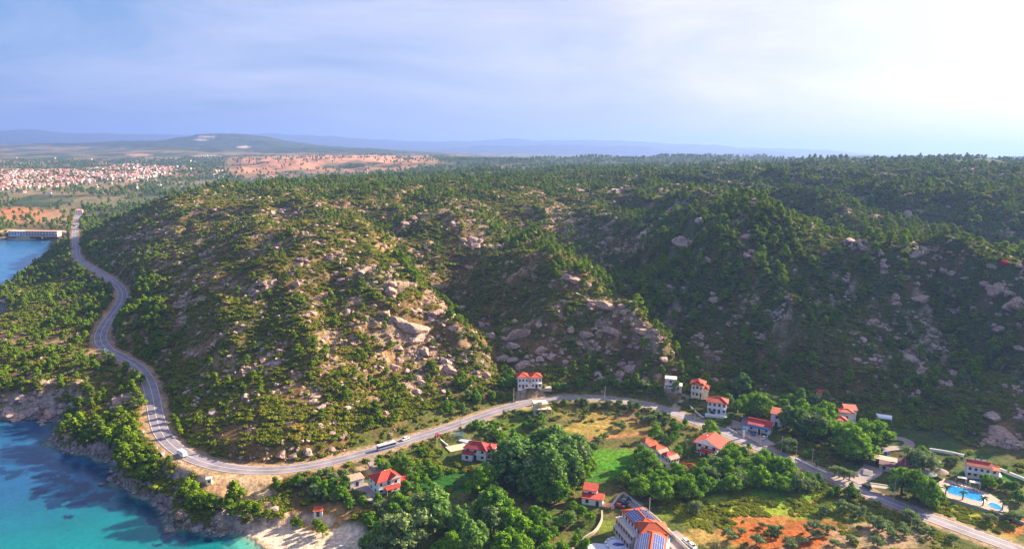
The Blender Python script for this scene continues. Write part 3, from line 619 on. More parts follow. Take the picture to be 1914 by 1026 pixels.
greyrock = rock_mat('shore_rock', (0.30, 0.265, 0.26), (0.45, 0.39, 0.36), (0.42, 0.26, 0.18))
def rclumps(seed, n, R0, h0, h1, rmin, rmax, flat_=0.75, taper=None):
    r = random.Random(seed); out = []
    for i in range(n):
        a_ = i*2.4+r.uniform(-.4, .4); q = math.sqrt((i+0.5)/n); z = h0+(h1-h0)*r.random()
        k = taper((z-h0)/(h1-h0+1e-6)) if taper else 1.0
        rr_ = r.uniform(rmin, rmax)*(0.6+0.4*k); out.append((math.cos(a_)*q*R0*k, math.sin(a_)*q*R0*k, z, rr_, rr_*r.uniform(.85, 1.15), rr_*flat_*r.uniform(.85, 1.15)))
    return out
# every prototype stands about 1 unit tall and is scaled when placed
PROTO = {k: [] for k in ('pine', 'broad', 'poplar', 'olive', 'shrub', 'boulder', 'slab')}
def mk_tree(kind, i, clumps, n, size, mat, th, tr_, limbs, bk=bark, up_=0.35, k=0.70):
    cm_ = crown_mesh(kind+'_crown', clumps, n, size, 50*i+hash(kind) % 7 if False else 50*i+len(kind), mat, up_, k)
    tm = trunk_mesh(kind+'_trunk', th, tr_, limbs, bk, i); PROTO[kind].append((cm_, tm))
for i in range(5):   # rounded, layered Mediterranean pine
    tp = lambda t: 1.05-0.75*t
    c_ = rclumps(i+1, 13+i, 0.34, 0.34, 0.86, 0.09, 0.18, 0.66, tp)+[(0.02, 0, 0.88, .15, .15, .12)]
    mk_tree('pine', i, c_, 620, 0.052, L_pine, 0.8, 0.028, [(j*2.1+i, 0.3+0.1*j, 0.22, 0.1) for j in range(4)], up_=0.5)
for i in range(4):
    c_ = rclumps(20+i, 24+2*i, 0.40, 0.28, 0.84, 0.085, 0.17, 0.9, lambda t: 1.1-0.62*t)+[(0.03, 0, 0.88, .11, .11, .10), (0, 0, .5, .24, .24, .24)]
    mk_tree('broad', i, c_, 1500, 0.036, L_broad, 0.7, 0.03, [(j*1.7+i, 0.25+0.08*j, 0.25, 0.2) for j in range(5)])
for i in range(4):   # tall upright crowns built of rising plumes
    c_ = []
    r = random.Random(70+i)
    for j in range(20):
        z = 0.22+0.66*(j/19); w_ = math.sin(math.pi*min(1, (0.15+0.78*(j/19))**0.8))*0.19+0.02; a_ = j*2.4; c_.append((math.cos(a_)*w_, math.sin(a_)*w_, z, .075, .075, .125))
    c_ += [(0, 0, 0.45, .15, .15, .28), (0, 0, .92, .05, .05, .09)]
    mk_tree('poplar', i, c_, 1100, 0.033, L_pop, 0.85, 0.02, [(j*1.9+i, 0.2+0.1*j, 0.14, 0.2) for j in range(5)], bark2)
for i in range(3):
    c_ = rclumps(40+i, 15, 0.42, 0.34, 0.78, 0.11, 0.22, 0.85)+[(0, 0, 0.72, .24, .24, .2)]
    mk_tree('olive', i, c_, 900, 0.045, L_olive, 0.55, 0.05, [(j*2.1, 0.2, 0.25, 0.25) for j in range(3)], bark2)
for i in range(6):
    c_ = rclumps(60+i, 5+i % 3, 0.55, 0.10, 0.50, 0.30, 0.46, 0.72)
    PROTO['shrub'].append((crown_mesh('shrub', c_, 170, 0.12, 90+i, L_shrub, 0.5, 0.82), None))
def rock_mesh(name, seed, mat, sub=3, stretch=(1, 1, 1), rough=0.32):
    bm = bmesh.new(); bmesh.ops.create_icosphere(bm, subdivisions=sub, radius=1.0); r = random.Random(seed)
    pl = [(Vector((r.gauss(0, 1), r.gauss(0, 1), r.gauss(0, .7))).normalized(), r.uniform(0.45, 0.85)) for _ in range(13)]
    for v in bm.verts:
        for n_, d_ in pl:
            e = v.co.dot(n_)-d_
            if e > 0: v.co -= n_*e*0.92
    co = np.array([v.co[:] for v in bm.verts])
    nz = (fbm(co[:,0]*2.3+seed, co[:,1]*2.3+co[:,2]*1.9, seed, 3)-0.5)*rough
    for v, q in zip(bm.verts, nz): v.co = Vector([a_*b_ for a_, b_ in zip(v.co*(1+q), stretch)])
    me = bpy.data.meshes.new(name); bm.to_mesh(me); bm.free(); me.materials.append(mat); return me
for i in range(6): PROTO['boulder'].append((rock_mesh('boulder', 5+i, granite, 3, (1.1, random.uniform(.6, 1), random.uniform(.42, .72)), 0.5), None))
for i in range(4): PROTO['slab'].append((rock_mesh('shore_rock', 35+i, greyrock, 3, (1, random.uniform(.6, .9), random.uniform(.35, .6))), None))

# ------------------------------------------------------------------ stuff: thousands of the same, one object each
def scatter(name, protos, P, label):
    """P: dict of arrays x, y, z, s (n,3), r (n,3), t, v"""
    col_ = bpy.data.collections.new(name+'_kinds')
    for i, ms_ in enumerate(protos):
        if ms_[1] is not None:     # crown and trunk joined for the many
            bm = bmesh.new(); bm.from_mesh(ms_[0]); k0 = len(bm.faces); bm.from_mesh(ms_[1]); me = bpy.data.meshes.new(name+'_kind')
            bm.faces.ensure_lookup_table()
            for f in bm.faces[k0:]: f.material_index = 1
            bm.to_mesh(me); bm.free(); me.materials.append(ms_[0].materials[0]); me.materials.append(ms_[1].materials[0])
        else: me = ms_[0]
        o = bpy.data.objects.new('%s_%02d' % (name, i), me); col_.objects.link(o)
    n = len(P['x']); me = bpy.data.meshes.new(name)
    me.vertices.add(n); me.vertices.foreach_set('co', np.stack([P['x'], P['y'], P['z']], -1).astype(np.float32).ravel())
    for nm, ty, ar in (('sc', 'FLOAT_VECTOR', P['s']), ('ro', 'FLOAT_VECTOR', P['r'])):
        a_ = me.attributes.new(nm, ty, 'POINT'); a_.data.foreach_set('vector', np.asarray(ar, np.float32).ravel())
    a_ = me.attributes.new('tint', 'FLOAT', 'POINT'); a_.data.foreach_set('value', np.asarray(P['t'], np.float32))
    a_ = me.attributes.new('vi', 'INT', 'POINT'); a_.data.foreach_set('value', np.asarray(P['v'], np.int32))
    me.update(); o = bpy.data.objects.new(name, me); link(o); tag(o, label, kind='stuff'); o['category'] = name.replace('_', ' ')
    g = bpy.data.node_groups.new(name, 'GeometryNodeTree')
    g.interface.new_socket('Geometry', in_out='INPUT', socket_type='NodeSocketGeometry'); g.interface.new_socket('Geometry', in_out='OUTPUT', socket_type='NodeSocketGeometry')
    gi = g.nodes.new('NodeGroupInput'); go = g.nodes.new('NodeGroupOutput'); ip = g.nodes.new('GeometryNodeInstanceOnPoints')
    ci = g.nodes.new('GeometryNodeCollectionInfo'); ci.inputs['Collection'].default_value = col_; ci.inputs['Separate Children'].default_value = True; ci.inputs['Reset Children'].default_value = True
    def na_(nm, ty):
        q = g.nodes.new('GeometryNodeInputNamedAttribute'); q.data_type = ty; q.inputs['Name'].default_value = nm; return q.outputs['Attribute']
    g.links.new(gi.outputs[0], ip.inputs['Points']); g.links.new(ci.outputs[0], ip.inputs['Instance']); ip.inputs['Pick Instance'].default_value = True
    g.links.new(na_('vi', 'INT'), ip.inputs['Instance Index']); g.links.new(na_('ro', 'FLOAT_VECTOR'), ip.inputs['Rotation']); g.links.new(na_('sc', 'FLOAT_VECTOR'), ip.inputs['Scale'])
    g.links.new(ip.outputs[0], go.inputs[0]); md = o.modifiers.new('scatter', 'NODES'); md.node_group = g
    return o
# names of places in the picture, for the labels
PLACES = [((0,440,230,560),'on the far bay slope'),((0,560,200,700),'on the headland'),((0,700,290,800),'above the shore rocks'),((90,780,340,920),'between road and sea'),
 ((300,880,520,990),'below the lay-by'),((520,870,640,1026),'beside the beach track'),((600,860,780,1026),'near the beach villa'),((780,800,1100,1026),'in the green hollow'),
 ((1030,745,1260,845),'in the dry orchard'),((1100,845,1380,960),'below the terraced houses'),((1300,820,1560,960),'below the road'),((1240,960,1914,1026),'in the red field'),
 ((1560,880,1914,1026),'by the lower road'),((1380,740,1540,860),'behind the service station'),((1540,760,1914,930),'around the resort'),((1200,690,1400,800),'near the hillside houses'),
 ((240,330,700,480),'on the left hilltop'),((240,480,500,880),'on the brown scrub slope'),((500,480,760,880),'on the left hill'),((700,440,960,760),'on the left hill flank'),
 ((700,330,960,480),'on the left saddle'),((860,360,1300,740),'on the middle spur'),((960,330,1400,520),'behind the middle spur'),((1240,520,1500,760),'low on the shaded slope'),
 ((1400,420,1914,560),'along the right crest'),((1400,560,1914,860),'on the shaded hill'),((1400,280,1914,440),'on the far plateau'),((0,280,480,360),'in the far village')]
def place(u, v):
    for (a_, b_, c_, d_), s_ in PLACES:
        if a_ <= u < c_ and b_ <= v < d_: return s_
    return 'at the valley edge' if v > 330 else 'on the far plateau'
def spot(u, v):
    return '%d%% across and %d%% down the picture' % (round(u/19.14), round(v/10.26))
_seen = {}
def lab(adj, kind, u, v):
    """one label per thing: its look, where it grows and the spot one can point to"""
    l_ = '%s %s %s, %s' % (adj, kind, place(u, v), '%d%% across and %d%% down' % (round(u/19.14), round(v/10.26)))
    k = l_
    if k in _seen:
        l_ = '%s %s, %.1f%% across and %.1f%% down' % (adj, kind, u/19.14, v/10.26)
    _seen[k] = 1; return l_
PL = {k: [] for k in PROTO}        # wanted plants: x, y, z, height (or size), tint, variant, rz, squash
def put(kind, x, y, z, h, t=None, rz=None, sq=1.0, var=None, tilt=None):
    PL[kind].append((x, y, z, h, random.random() if t is None else t, random.randrange(len(PROTO[kind])) if var is None else var, random.uniform(0, 6.28) if rz is None else rz, sq, tilt or 0.0))
def flush(kind, name, cat, group, adj, many_label, many_name, cap=300, parts=('crown', 'trunk')):
    L = PL[kind]
    if not L: return
    A_ = np.array([q[:9] for q in L], float); uu, vv = proj(A_[:,0], A_[:,1], A_[:,2]); d_ = np.sqrt(A_[:,0]**2+A_[:,1]**2+(A_[:,2]-CAMZ)**2)
    # what the camera really sees: not behind the ground
    infr = (uu > -10) & (uu < 1924) & (vv > 0) & (vv < 1040)
    vis = infr.copy()
    for f_ in np.linspace(0.35, 0.985, 26):
        zx = CAMZ+(A_[:,2]+A_[:,3]*0.6-CAMZ)*f_; vis &= hgt(A_[:,0]*f_, A_[:,1]*f_) < zx+0.5
    size = A_[:,3]/d_*np.where(vis, 1, 0); order = np.argsort(-size); ind = [i for i in order[:cap] if size[i] > 0]
    for i in ind:
        x, y, z, h, t, var, rz, sq, tilt = A_[i]; ms_ = PROTO[kind][int(var)]
        l_ = lab(adj(t, h), name.replace('_', ' '), uu[i], vv[i])
        if ms_[1] is not None:
            rt_ = empty(name, (x, y, z), rz, l_, cat, group); rt_.scale = (h*sq, h*sq, h)
            for nm, me in zip(parts, ms_):
                o = bpy.data.objects.new(nm, me); link(o, rt_); o['tint'] = float(t)
        else:
            o = bpy.data.objects.new(name, ms_[0]); link(o); o.location = (x, y, z); o.rotation_euler = (tilt, tilt*0.5, rz); o.scale = (h*sq, h*sq, h)
            o['tint'] = float(t); tag(o, l_, cat, group)
    rest = np.setdiff1d(np.arange(len(L)), np.array(ind, int)); B = A_[rest]
    if len(B):
        scatter(many_name, PROTO[kind], dict(x=B[:,0], y=B[:,1], z=B[:,2], s=np.stack([B[:,3]*B[:,7], B[:,3]*B[:,7], B[:,3]], -1), r=np.stack([B[:,8], B[:,8]*0.5, B[:,6]], -1), t=B[:,4], v=B[:,5].astype(int)), many_label)
    print('SCATTER', kind, len(ind), len(B))
# ------------------------------------------------------------------ where things grow
BUILT = []      # (x, y, r) kept clear for houses, roads, yards
def blob(u, v, r): x, y, z = at(u, v); BUILT.append((x, y, r)); return x, y, z
CLEAR = [(720,905,11),(664,900,6),(892,848,12),(858,835,10),(872,822,7),(990,715,10),(1009,765,6),(1257,720,7),(1304,728,6),(1340,760,8),(1420,800,12),(1400,815,8),(1440,815,9),(1460,790,6),(1326,838,10),(1290,880,6),(1225,845,8),(1240,862,8),
         (1107,928,8),(1180,960,12),(1200,990,16),(1215,1020,16),(1240,990,10),(1285,1015,12),(1155,1018,12),(1655,868,14),(1630,880,10),(1600,885,9),(1570,890,8),(1832,884,11),(1650,785,7),(1645,915,6),(1790,917,14),(1755,905,12),(1840,932,12),(1870,945,8),
         (392,900,6),(440,895,12),(490,893,10),(400,885,8),(350,872,5),(450,905,10),(1420,815,9),(1270,775,8),(1255,750,5),(60,435,30),(30,432,30),(100,435,20),(690,878,5),(700,892,5),(725,928,6),(595,960,3),(1537,740,4),(1155,1000,9),(1670,850,8),(1690,840,8)]
for q in CLEAR: blob(*q)
BUILT = np.array(BUILT)
def sample(n, d0, d1, pw, az0=-46, az1=48):
    """random ground points whose number per area falls with distance"""
    k = 2-pw; q = rng.random(n); d = (d0**k+q*(d1**k-d0**k))**(1/k) if abs(k) > 1e-6 else d0*(d1/d0)**q
    a = R(az0)+rng.random(n)*R(az1-az0); return d*np.sin(a), d*np.cos(a)
def ok(x, y, road=7.5, sea_=1.5, clear=1.0):
    k = (fld(ROADD, x, y) > road) & (fld(sdist, x, y) > sea_) & (fld(beach, x, y) < 0.15)
    for bx_, by_, br in BUILT: k &= np.hypot(x-bx_, y-by_) > br*clear
    return k
def lowl(x, y, z):
    u_, v_ = proj(x, y, z); hill = (u_ > 1400) & (v_ < 770+(u_-1400)*0.10)
    return (z < 15.5) & (np.arctan2(x, y) > azof(520)) & (np.hypot(x, y) < 700) & ~hill
def inpix(u, v, rects):
    k = np.zeros(u.shape, bool)
    for a_, b_, c_, d_ in rects: k |= (u > a_) & (u < c_) & (v > b_) & (v < d_)
    return k
# --- outcrops first: plants keep off them
# named outcrops (u, v, width in pixels)
OUT = """481 547 24;557 495 26;552 528 24;507 525 24;680 503 28;715 459 16;729 497 12;741 513 12;732 541 32;589 558 20;611 550 14;583 583 20;576 599 11;775 608 54;779 630 36;785 566 12;846 611 24;817 583 28;522 653 20;478 686 28;
738 683 26;759 691 18;803 659 22;832 674 24;843 688 34;893 694 13;908 699 20;639 522 15;642 542 14;650 580 14;803 466 12;788 478 12;879 498 20;861 572 28;1068 517 32;1137 568 40;1103 567 20;1171 578 18;1146 615 34;1093 621 32;1199 615 34;
969 618 50;1015 650 34;1034 662 28;981 678 38;1056 674 20;953 489 18;931 459 16;1178 687 36;1159 699 28;1206 434 28;1207 419 15;1274 450 44;1296 450 26;1159 464 26;1193 518 16;1252 484 12;1324 483 20;1252 534 16;1277 536 14;1337 559 24;
1390 440 22;1396 475 20;1333 665 26;1230 699 16;1205 715 20;1240 668 20;1712 471 24;1731 470 18;1724 490 18;1763 504 18;1779 509 14;1805 518 15;1741 504 11;1865 537 32;1715 555 28;1676 565 18;1885 571 20;1902 563 28;1746 616 18;1676 630 18;
1749 646 24;1707 740 26;1593 449 22;1612 459 26;1868 613 18;1908 649 20;1603 671 14;1705 668 24;1674 515 8;529 392 22;514 408 20;592 385 12;553 398 18;776 406 20;801 393 18;759 416 20;844 416 18;875 393 16;885 444 34;802 466 12;891 458 22;933 460 16;
715 460 16;574 436 15;1155 357 26;1086 355 24;1423 364 13;1408 378 13;1697 398 18;1153 395 20;1880 812 50;1900 826 34;1850 820 20;700 600 14;660 640 16;610 630 16;690 700 18;640 720 14;560 700 18;590 740 22;520 730 18;460 740 20;430 700 16;
380 700 14;350 730 16;400 770 20;470 800 16;540 790 16;600 760 20;650 760 16;700 745 16;740 740 16;780 730 20;830 730 18;720 770 14;360 660 12;400 640 12;440 620 12;380 560 12;340 600 10;430 520 12;320 540 10;620 480 12;660 450 12;480 440 12;
445 862 24;470 852 26;500 856 22;525 846 24;548 850 20;575 842 22;600 848 18;540 862 16;490 866 14;430 850 18;565 860 14;620 838 16;640 845 12;730 810 12;790 800 12;340 775 10;237 740 26;222 748 22;250 750 16;270 790 10;20 768 34;60 766 36;98 770 24;40 775 26;120 768 18;80 776 18""".replace('\n', '')
ROCKC = []
for q in OUT.split(';'):
    u_, v_, w_ = (float(a_) for a_ in q.split()); x_, y_, z_ = at(u_, v_+w_*0.12); D_ = math.sqrt(x_*x_+y_*y_+(CAMZ-z_)**2); r_ = w_*0.62*D_/F_PX; ROCKC.append((x_, y_, r_*0.95))
    if float(fld(ROADD, np.array(x_), np.array(y_))) < 5.5+r_: r_ = min(r_, 1.3); dx_ = 7.5+r_-float(fld(ROADD, np.array(x_), np.array(y_))); y_ += dx_; z_ = float(hgt(x_, y_))
    put('boulder', x_, y_, z_-r_*0.02, r_*0.9, random.random()*0.8, sq=1.12, tilt=0.3 if w_ > 18 else random.uniform(-.3, .3))
    for k_ in range(7 if w_ > 20 else 4 if w_ > 12 else 2):
        a_ = random.uniform(0, 6.28); q_ = random.uniform(.8, 2.0)*r_; xx, yy = x_+math.cos(a_)*q_, y_+math.sin(a_)*q_; rr_ = r_*random.uniform(.2, .6); (float(fld(ROADD, np.array(xx), np.array(yy))) > 6.5+rr_) and put('boulder', xx, yy, float(hgt(xx, yy))+rr_*.1, rr_, random.random()*.7, tilt=random.uniform(-.4, .4))

xo, yo = sample(1500, 260, 900, 1.3); zo = hgt(xo, yo); ko = ok(xo, yo, 12, 6) & ~lowl(xo, yo, zo) & (fbm(xo/60, yo/60, 351, 2) > 0.44) & (zo > 18) & ((np.arctan2(xo, yo) > azof(1050)) | (rng.random(len(xo)) < 0.45)); xo, yo = xo[ko][:230], yo[ko][:230]
for x_, y_ in zip(xo, yo):
    r_ = random.uniform(1.6, 4.0); ROCKC.append((x_, y_, r_*1.1)); dx_, dy_ = random.uniform(-1, 1), random.uniform(-1, 1)
    for k_ in range(random.randrange(5, 11)):
        q_ = random.uniform(-2.2, 2.2)*r_; xx, yy = x_+dx_*q_+random.gauss(0, .5)*r_, y_+dy_*q_+random.gauss(0, .5)*r_; rr_ = r_*random.uniform(.25, 1.0); put('boulder', xx, yy, float(hgt(xx, yy))-rr_*.05, rr_, random.random()*.5, sq=random.uniform(.9, 1.4), tilt=random.uniform(-.45, .45))
def offrock(x, y):
    k = np.ones(x.shape, bool)
    for a_, b_, r_ in ROCKC: k &= (np.abs(x-a_) > r_) | (np.abs(y-b_) > r_*1.15)
    return k
# --- maquis shrubs all over the hills
x, y = sample(182000, 245, 1500, 1.55); z = hgt(x, y); k = ok(x, y) & ~lowl(x, y, z) & offrock(x, y); x, y, z = x[k], y[k], z[k]
u, v = proj(x, y, z); d = np.hypot(x, y)
cov = fbm(x/26, y/26, 301, 3)*0.6+fbm(x/7, y/7, 303, 2)*0.4
thick = sst(u, 1000, 1300)*0.24+0.10+0.12*sst(d, 700, 1100)-0.02*((u < 230) & (v > 560))
rk = sst(fld(rockn, x, y), 0.2, 0.8)
k = (rng.random(len(x)) < np.clip((cov+thick-0.41)*8.0, 0.07, 1)*(1-0.75*rk)) & ~inpix(u, v, [(0,395,150,447),(20,625,130,650),(150,655,195,675)])
x, y, z, u, v, d, cov = x[k], y[k], z[k], u[k], v[k], d[k], cov[k]
hs = (0.9+1.4*rng.random(len(x))**1.6)*(1+sst(d, 500, 1300)*1.1)*(0.55+0.9*fbm(x/17, y/17, 307, 3))*(1+0.5*(rng.random(len(x)) < 0.12))
dry = sst(fbm(x/45, y/45, 305, 3), 0.44, 0.56)*(1-sst(u, 850, 1050))
t_ = np.clip(rng.beta(1.6, 2.2, len(x))*0.8+dry*(rng.random(len(x)) < 0.55)*0.55, 0, 1)
for i in range(len(x)): PL['shrub'].append((x[i], y[i], z[i]-0.15*hs[i], hs[i], t_[i], i % 6, (i*2.399) % 6.283, 1.0+0.5*((i*7) % 10)/10, 0.0))
# --- pines
def pines(n, d0, d1, pw, test, h0, h1, az0=-46, az1=48, tt=(0.1, 0.9)):
    x, y = sample(n, d0, d1, pw, az0, az1); z = hgt(x, y); k = ok(x, y, 6.8, 3.0) & ~lowl(x, y, z) & offrock(x, y); x, y, z = x[k], y[k], z[k]
    u, v = proj(x, y, z); d = np.hypot(x, y); k = rng.random(len(x)) < test(x, y, z, u, v, d); x, y, z, u, v, d = (q[k] for q in (x, y, z, u, v, d))
    h = (h0+(h1-h0)*rng.random(len(x)))*(1+0.35*sst(d, 700, 1300))
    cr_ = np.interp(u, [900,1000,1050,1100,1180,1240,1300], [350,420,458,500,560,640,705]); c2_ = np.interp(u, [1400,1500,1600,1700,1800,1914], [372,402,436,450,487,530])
    bl = ((u > 900) & (u < 1300) & (v > cr_-12) & (v < cr_+75)) | ((u > 1400) & (v > c2_-15) & (v < c2_+35))  # crest belts where sunlight is put into the pine tint
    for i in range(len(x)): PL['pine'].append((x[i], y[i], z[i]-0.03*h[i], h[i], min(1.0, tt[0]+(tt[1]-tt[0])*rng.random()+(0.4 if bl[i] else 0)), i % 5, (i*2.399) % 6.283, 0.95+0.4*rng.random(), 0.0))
def dens(x, y, z, u, v, d):
    g_ = fbm(x/55, y/55, 311, 3)*0.6+fbm(x/15, y/15, 313, 2)*0.4
    base = 0.035+0.06*((u > 600) & (u < 950))
    base = base+0.66*sst(u, 1000, 1300)*(0.55+0.45*(v < 560)); base = base+0.4*sst(d, 620, 900)*sst(u, 420, 700)+0.22*sst(d, 900, 1200)
    base = np.where((u < 300) & (v > 455), 0.42, base)
    base = np.where((u < 300) & (v > 620) & (v < 790), 0.26, base)
    # the sunlit pine belt along the crest of the middle spur
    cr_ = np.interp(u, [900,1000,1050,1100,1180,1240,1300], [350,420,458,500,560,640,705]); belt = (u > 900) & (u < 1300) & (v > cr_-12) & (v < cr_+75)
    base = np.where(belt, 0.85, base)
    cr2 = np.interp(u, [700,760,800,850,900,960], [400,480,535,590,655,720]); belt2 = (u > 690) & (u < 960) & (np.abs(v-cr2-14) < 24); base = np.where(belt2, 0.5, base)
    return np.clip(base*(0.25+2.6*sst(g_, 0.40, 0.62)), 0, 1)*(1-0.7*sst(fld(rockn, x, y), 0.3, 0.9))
pines(41000, 245, 1500, 1.35, dens, 3.8, 7.0)
pines(5000, 330, 1000, 1.3, lambda x, y, z, u, v, d: 0.8*(u > 1180)*(z > 17)*sst(fbm(x/30, y/30, 319, 3), 0.40, 0.60), 7.0, 10.5, tt=(0.55, 1.0))
# bare-crested, denser wood on the far plateau: one mass, bigger clumps standing for crowns grown together
def far_(x, y, z, u, v, d): return np.clip(sst(z, 70, 100)*(0.35+1.2*sst(fbm(x/120, y/120, 315, 3), 0.38, 0.6))+0.08, 0, 1)*(1-0.95*sst(fld(bare, x, y), 0.1, 0.4))
pines(30000, 1400, 4200, 1.1, far_, 5, 8.5)
def farp(x, y, z, u, v, d): return 0.10+0.8*sst(fbm(x/160, y/90, 317, 3), 0.52, 0.62)*(1-0.97*sst(fld(bare, x, y), 0.1, 0.4))
pines(16000, 1100, 4500, 1.1, farp, 6, 10, -40, -2)
# shore pines by the road bend
for u_, v_, h_ in ((140,815,10),(150,800,9),(128,800,8),(160,812,9),(118,812,7),(172,830,9),(190,820,10),(205,838,11),(222,846,11),(236,832,10),(248,850,11),(215,820,9),(232,868,11),(245,878,9),(258,862,9),(268,880,8),(276,895,7),(240,800,8),(225,790,9),(180,800,8),(255,822,8),(200,800,9),
                   (268,905,7),(352,930,9),(366,938,9),(340,936,7),(380,958,9),(360,955,8),(395,950,7),(400,960,8),(440,940,10),(433,948,8),(452,970,8),(468,968,8),(484,972,7),(500,976,6),(460,960,6),(478,962,6),(430,962,7),(515,915,6),(520,920,5),
                   (552,984,5),(562,987,4),(597,996,6),(590,990,5),(604,1003,6),(330,800,6),(335,815,6),(325,790,5),(30,725,6),(265,760,7),(255,745,7),(235,700,8),(250,715,8),(262,720,8),(248,735,8),(225,720,7)):
    x_, y_, z_ = at(u_, v_); put('pine', x_, y_, z_-0.2, h_, random.uniform(.45, .95), sq=1.15)
# --- valley trees: ellipses (u, v, ru, rv, number, kind, lowest, highest, tint lo, tint hi)
def stand(u, v, ru, rv, n, kind, h0, h1, t0=0.1, t1=0.9, sq=1.0, avoid=True):
    k = 0; tries = 0; n = max(2, int(n*0.82))
    while k < n and tries < n*20:
        tries += 1; a_ = random.uniform(0, 6.283); q_ = math.sqrt(random.random()); uu = u+math.cos(a_)*q_*ru; vv_ = v+math.sin(a_)*q_*rv
        x_, y_, z_ = at(uu, vv_)
        if avoid and not ok(np.array([x_]), np.array([y_]), 6.0, 2.0, 0.85)[0]: continue
        kk_ = kind if random.random() > 0.22 else random.choice(('broad', 'poplar', 'olive')); put(kk_, x_, y_, z_-0.1, random.uniform(h0*0.68, h1*1.0), min(1, max(0, random.gauss((t0+t1)/2, 0.28))), sq=(sq if kk_ == kind else 1)*random.uniform(.8, 1.25)); k += 1
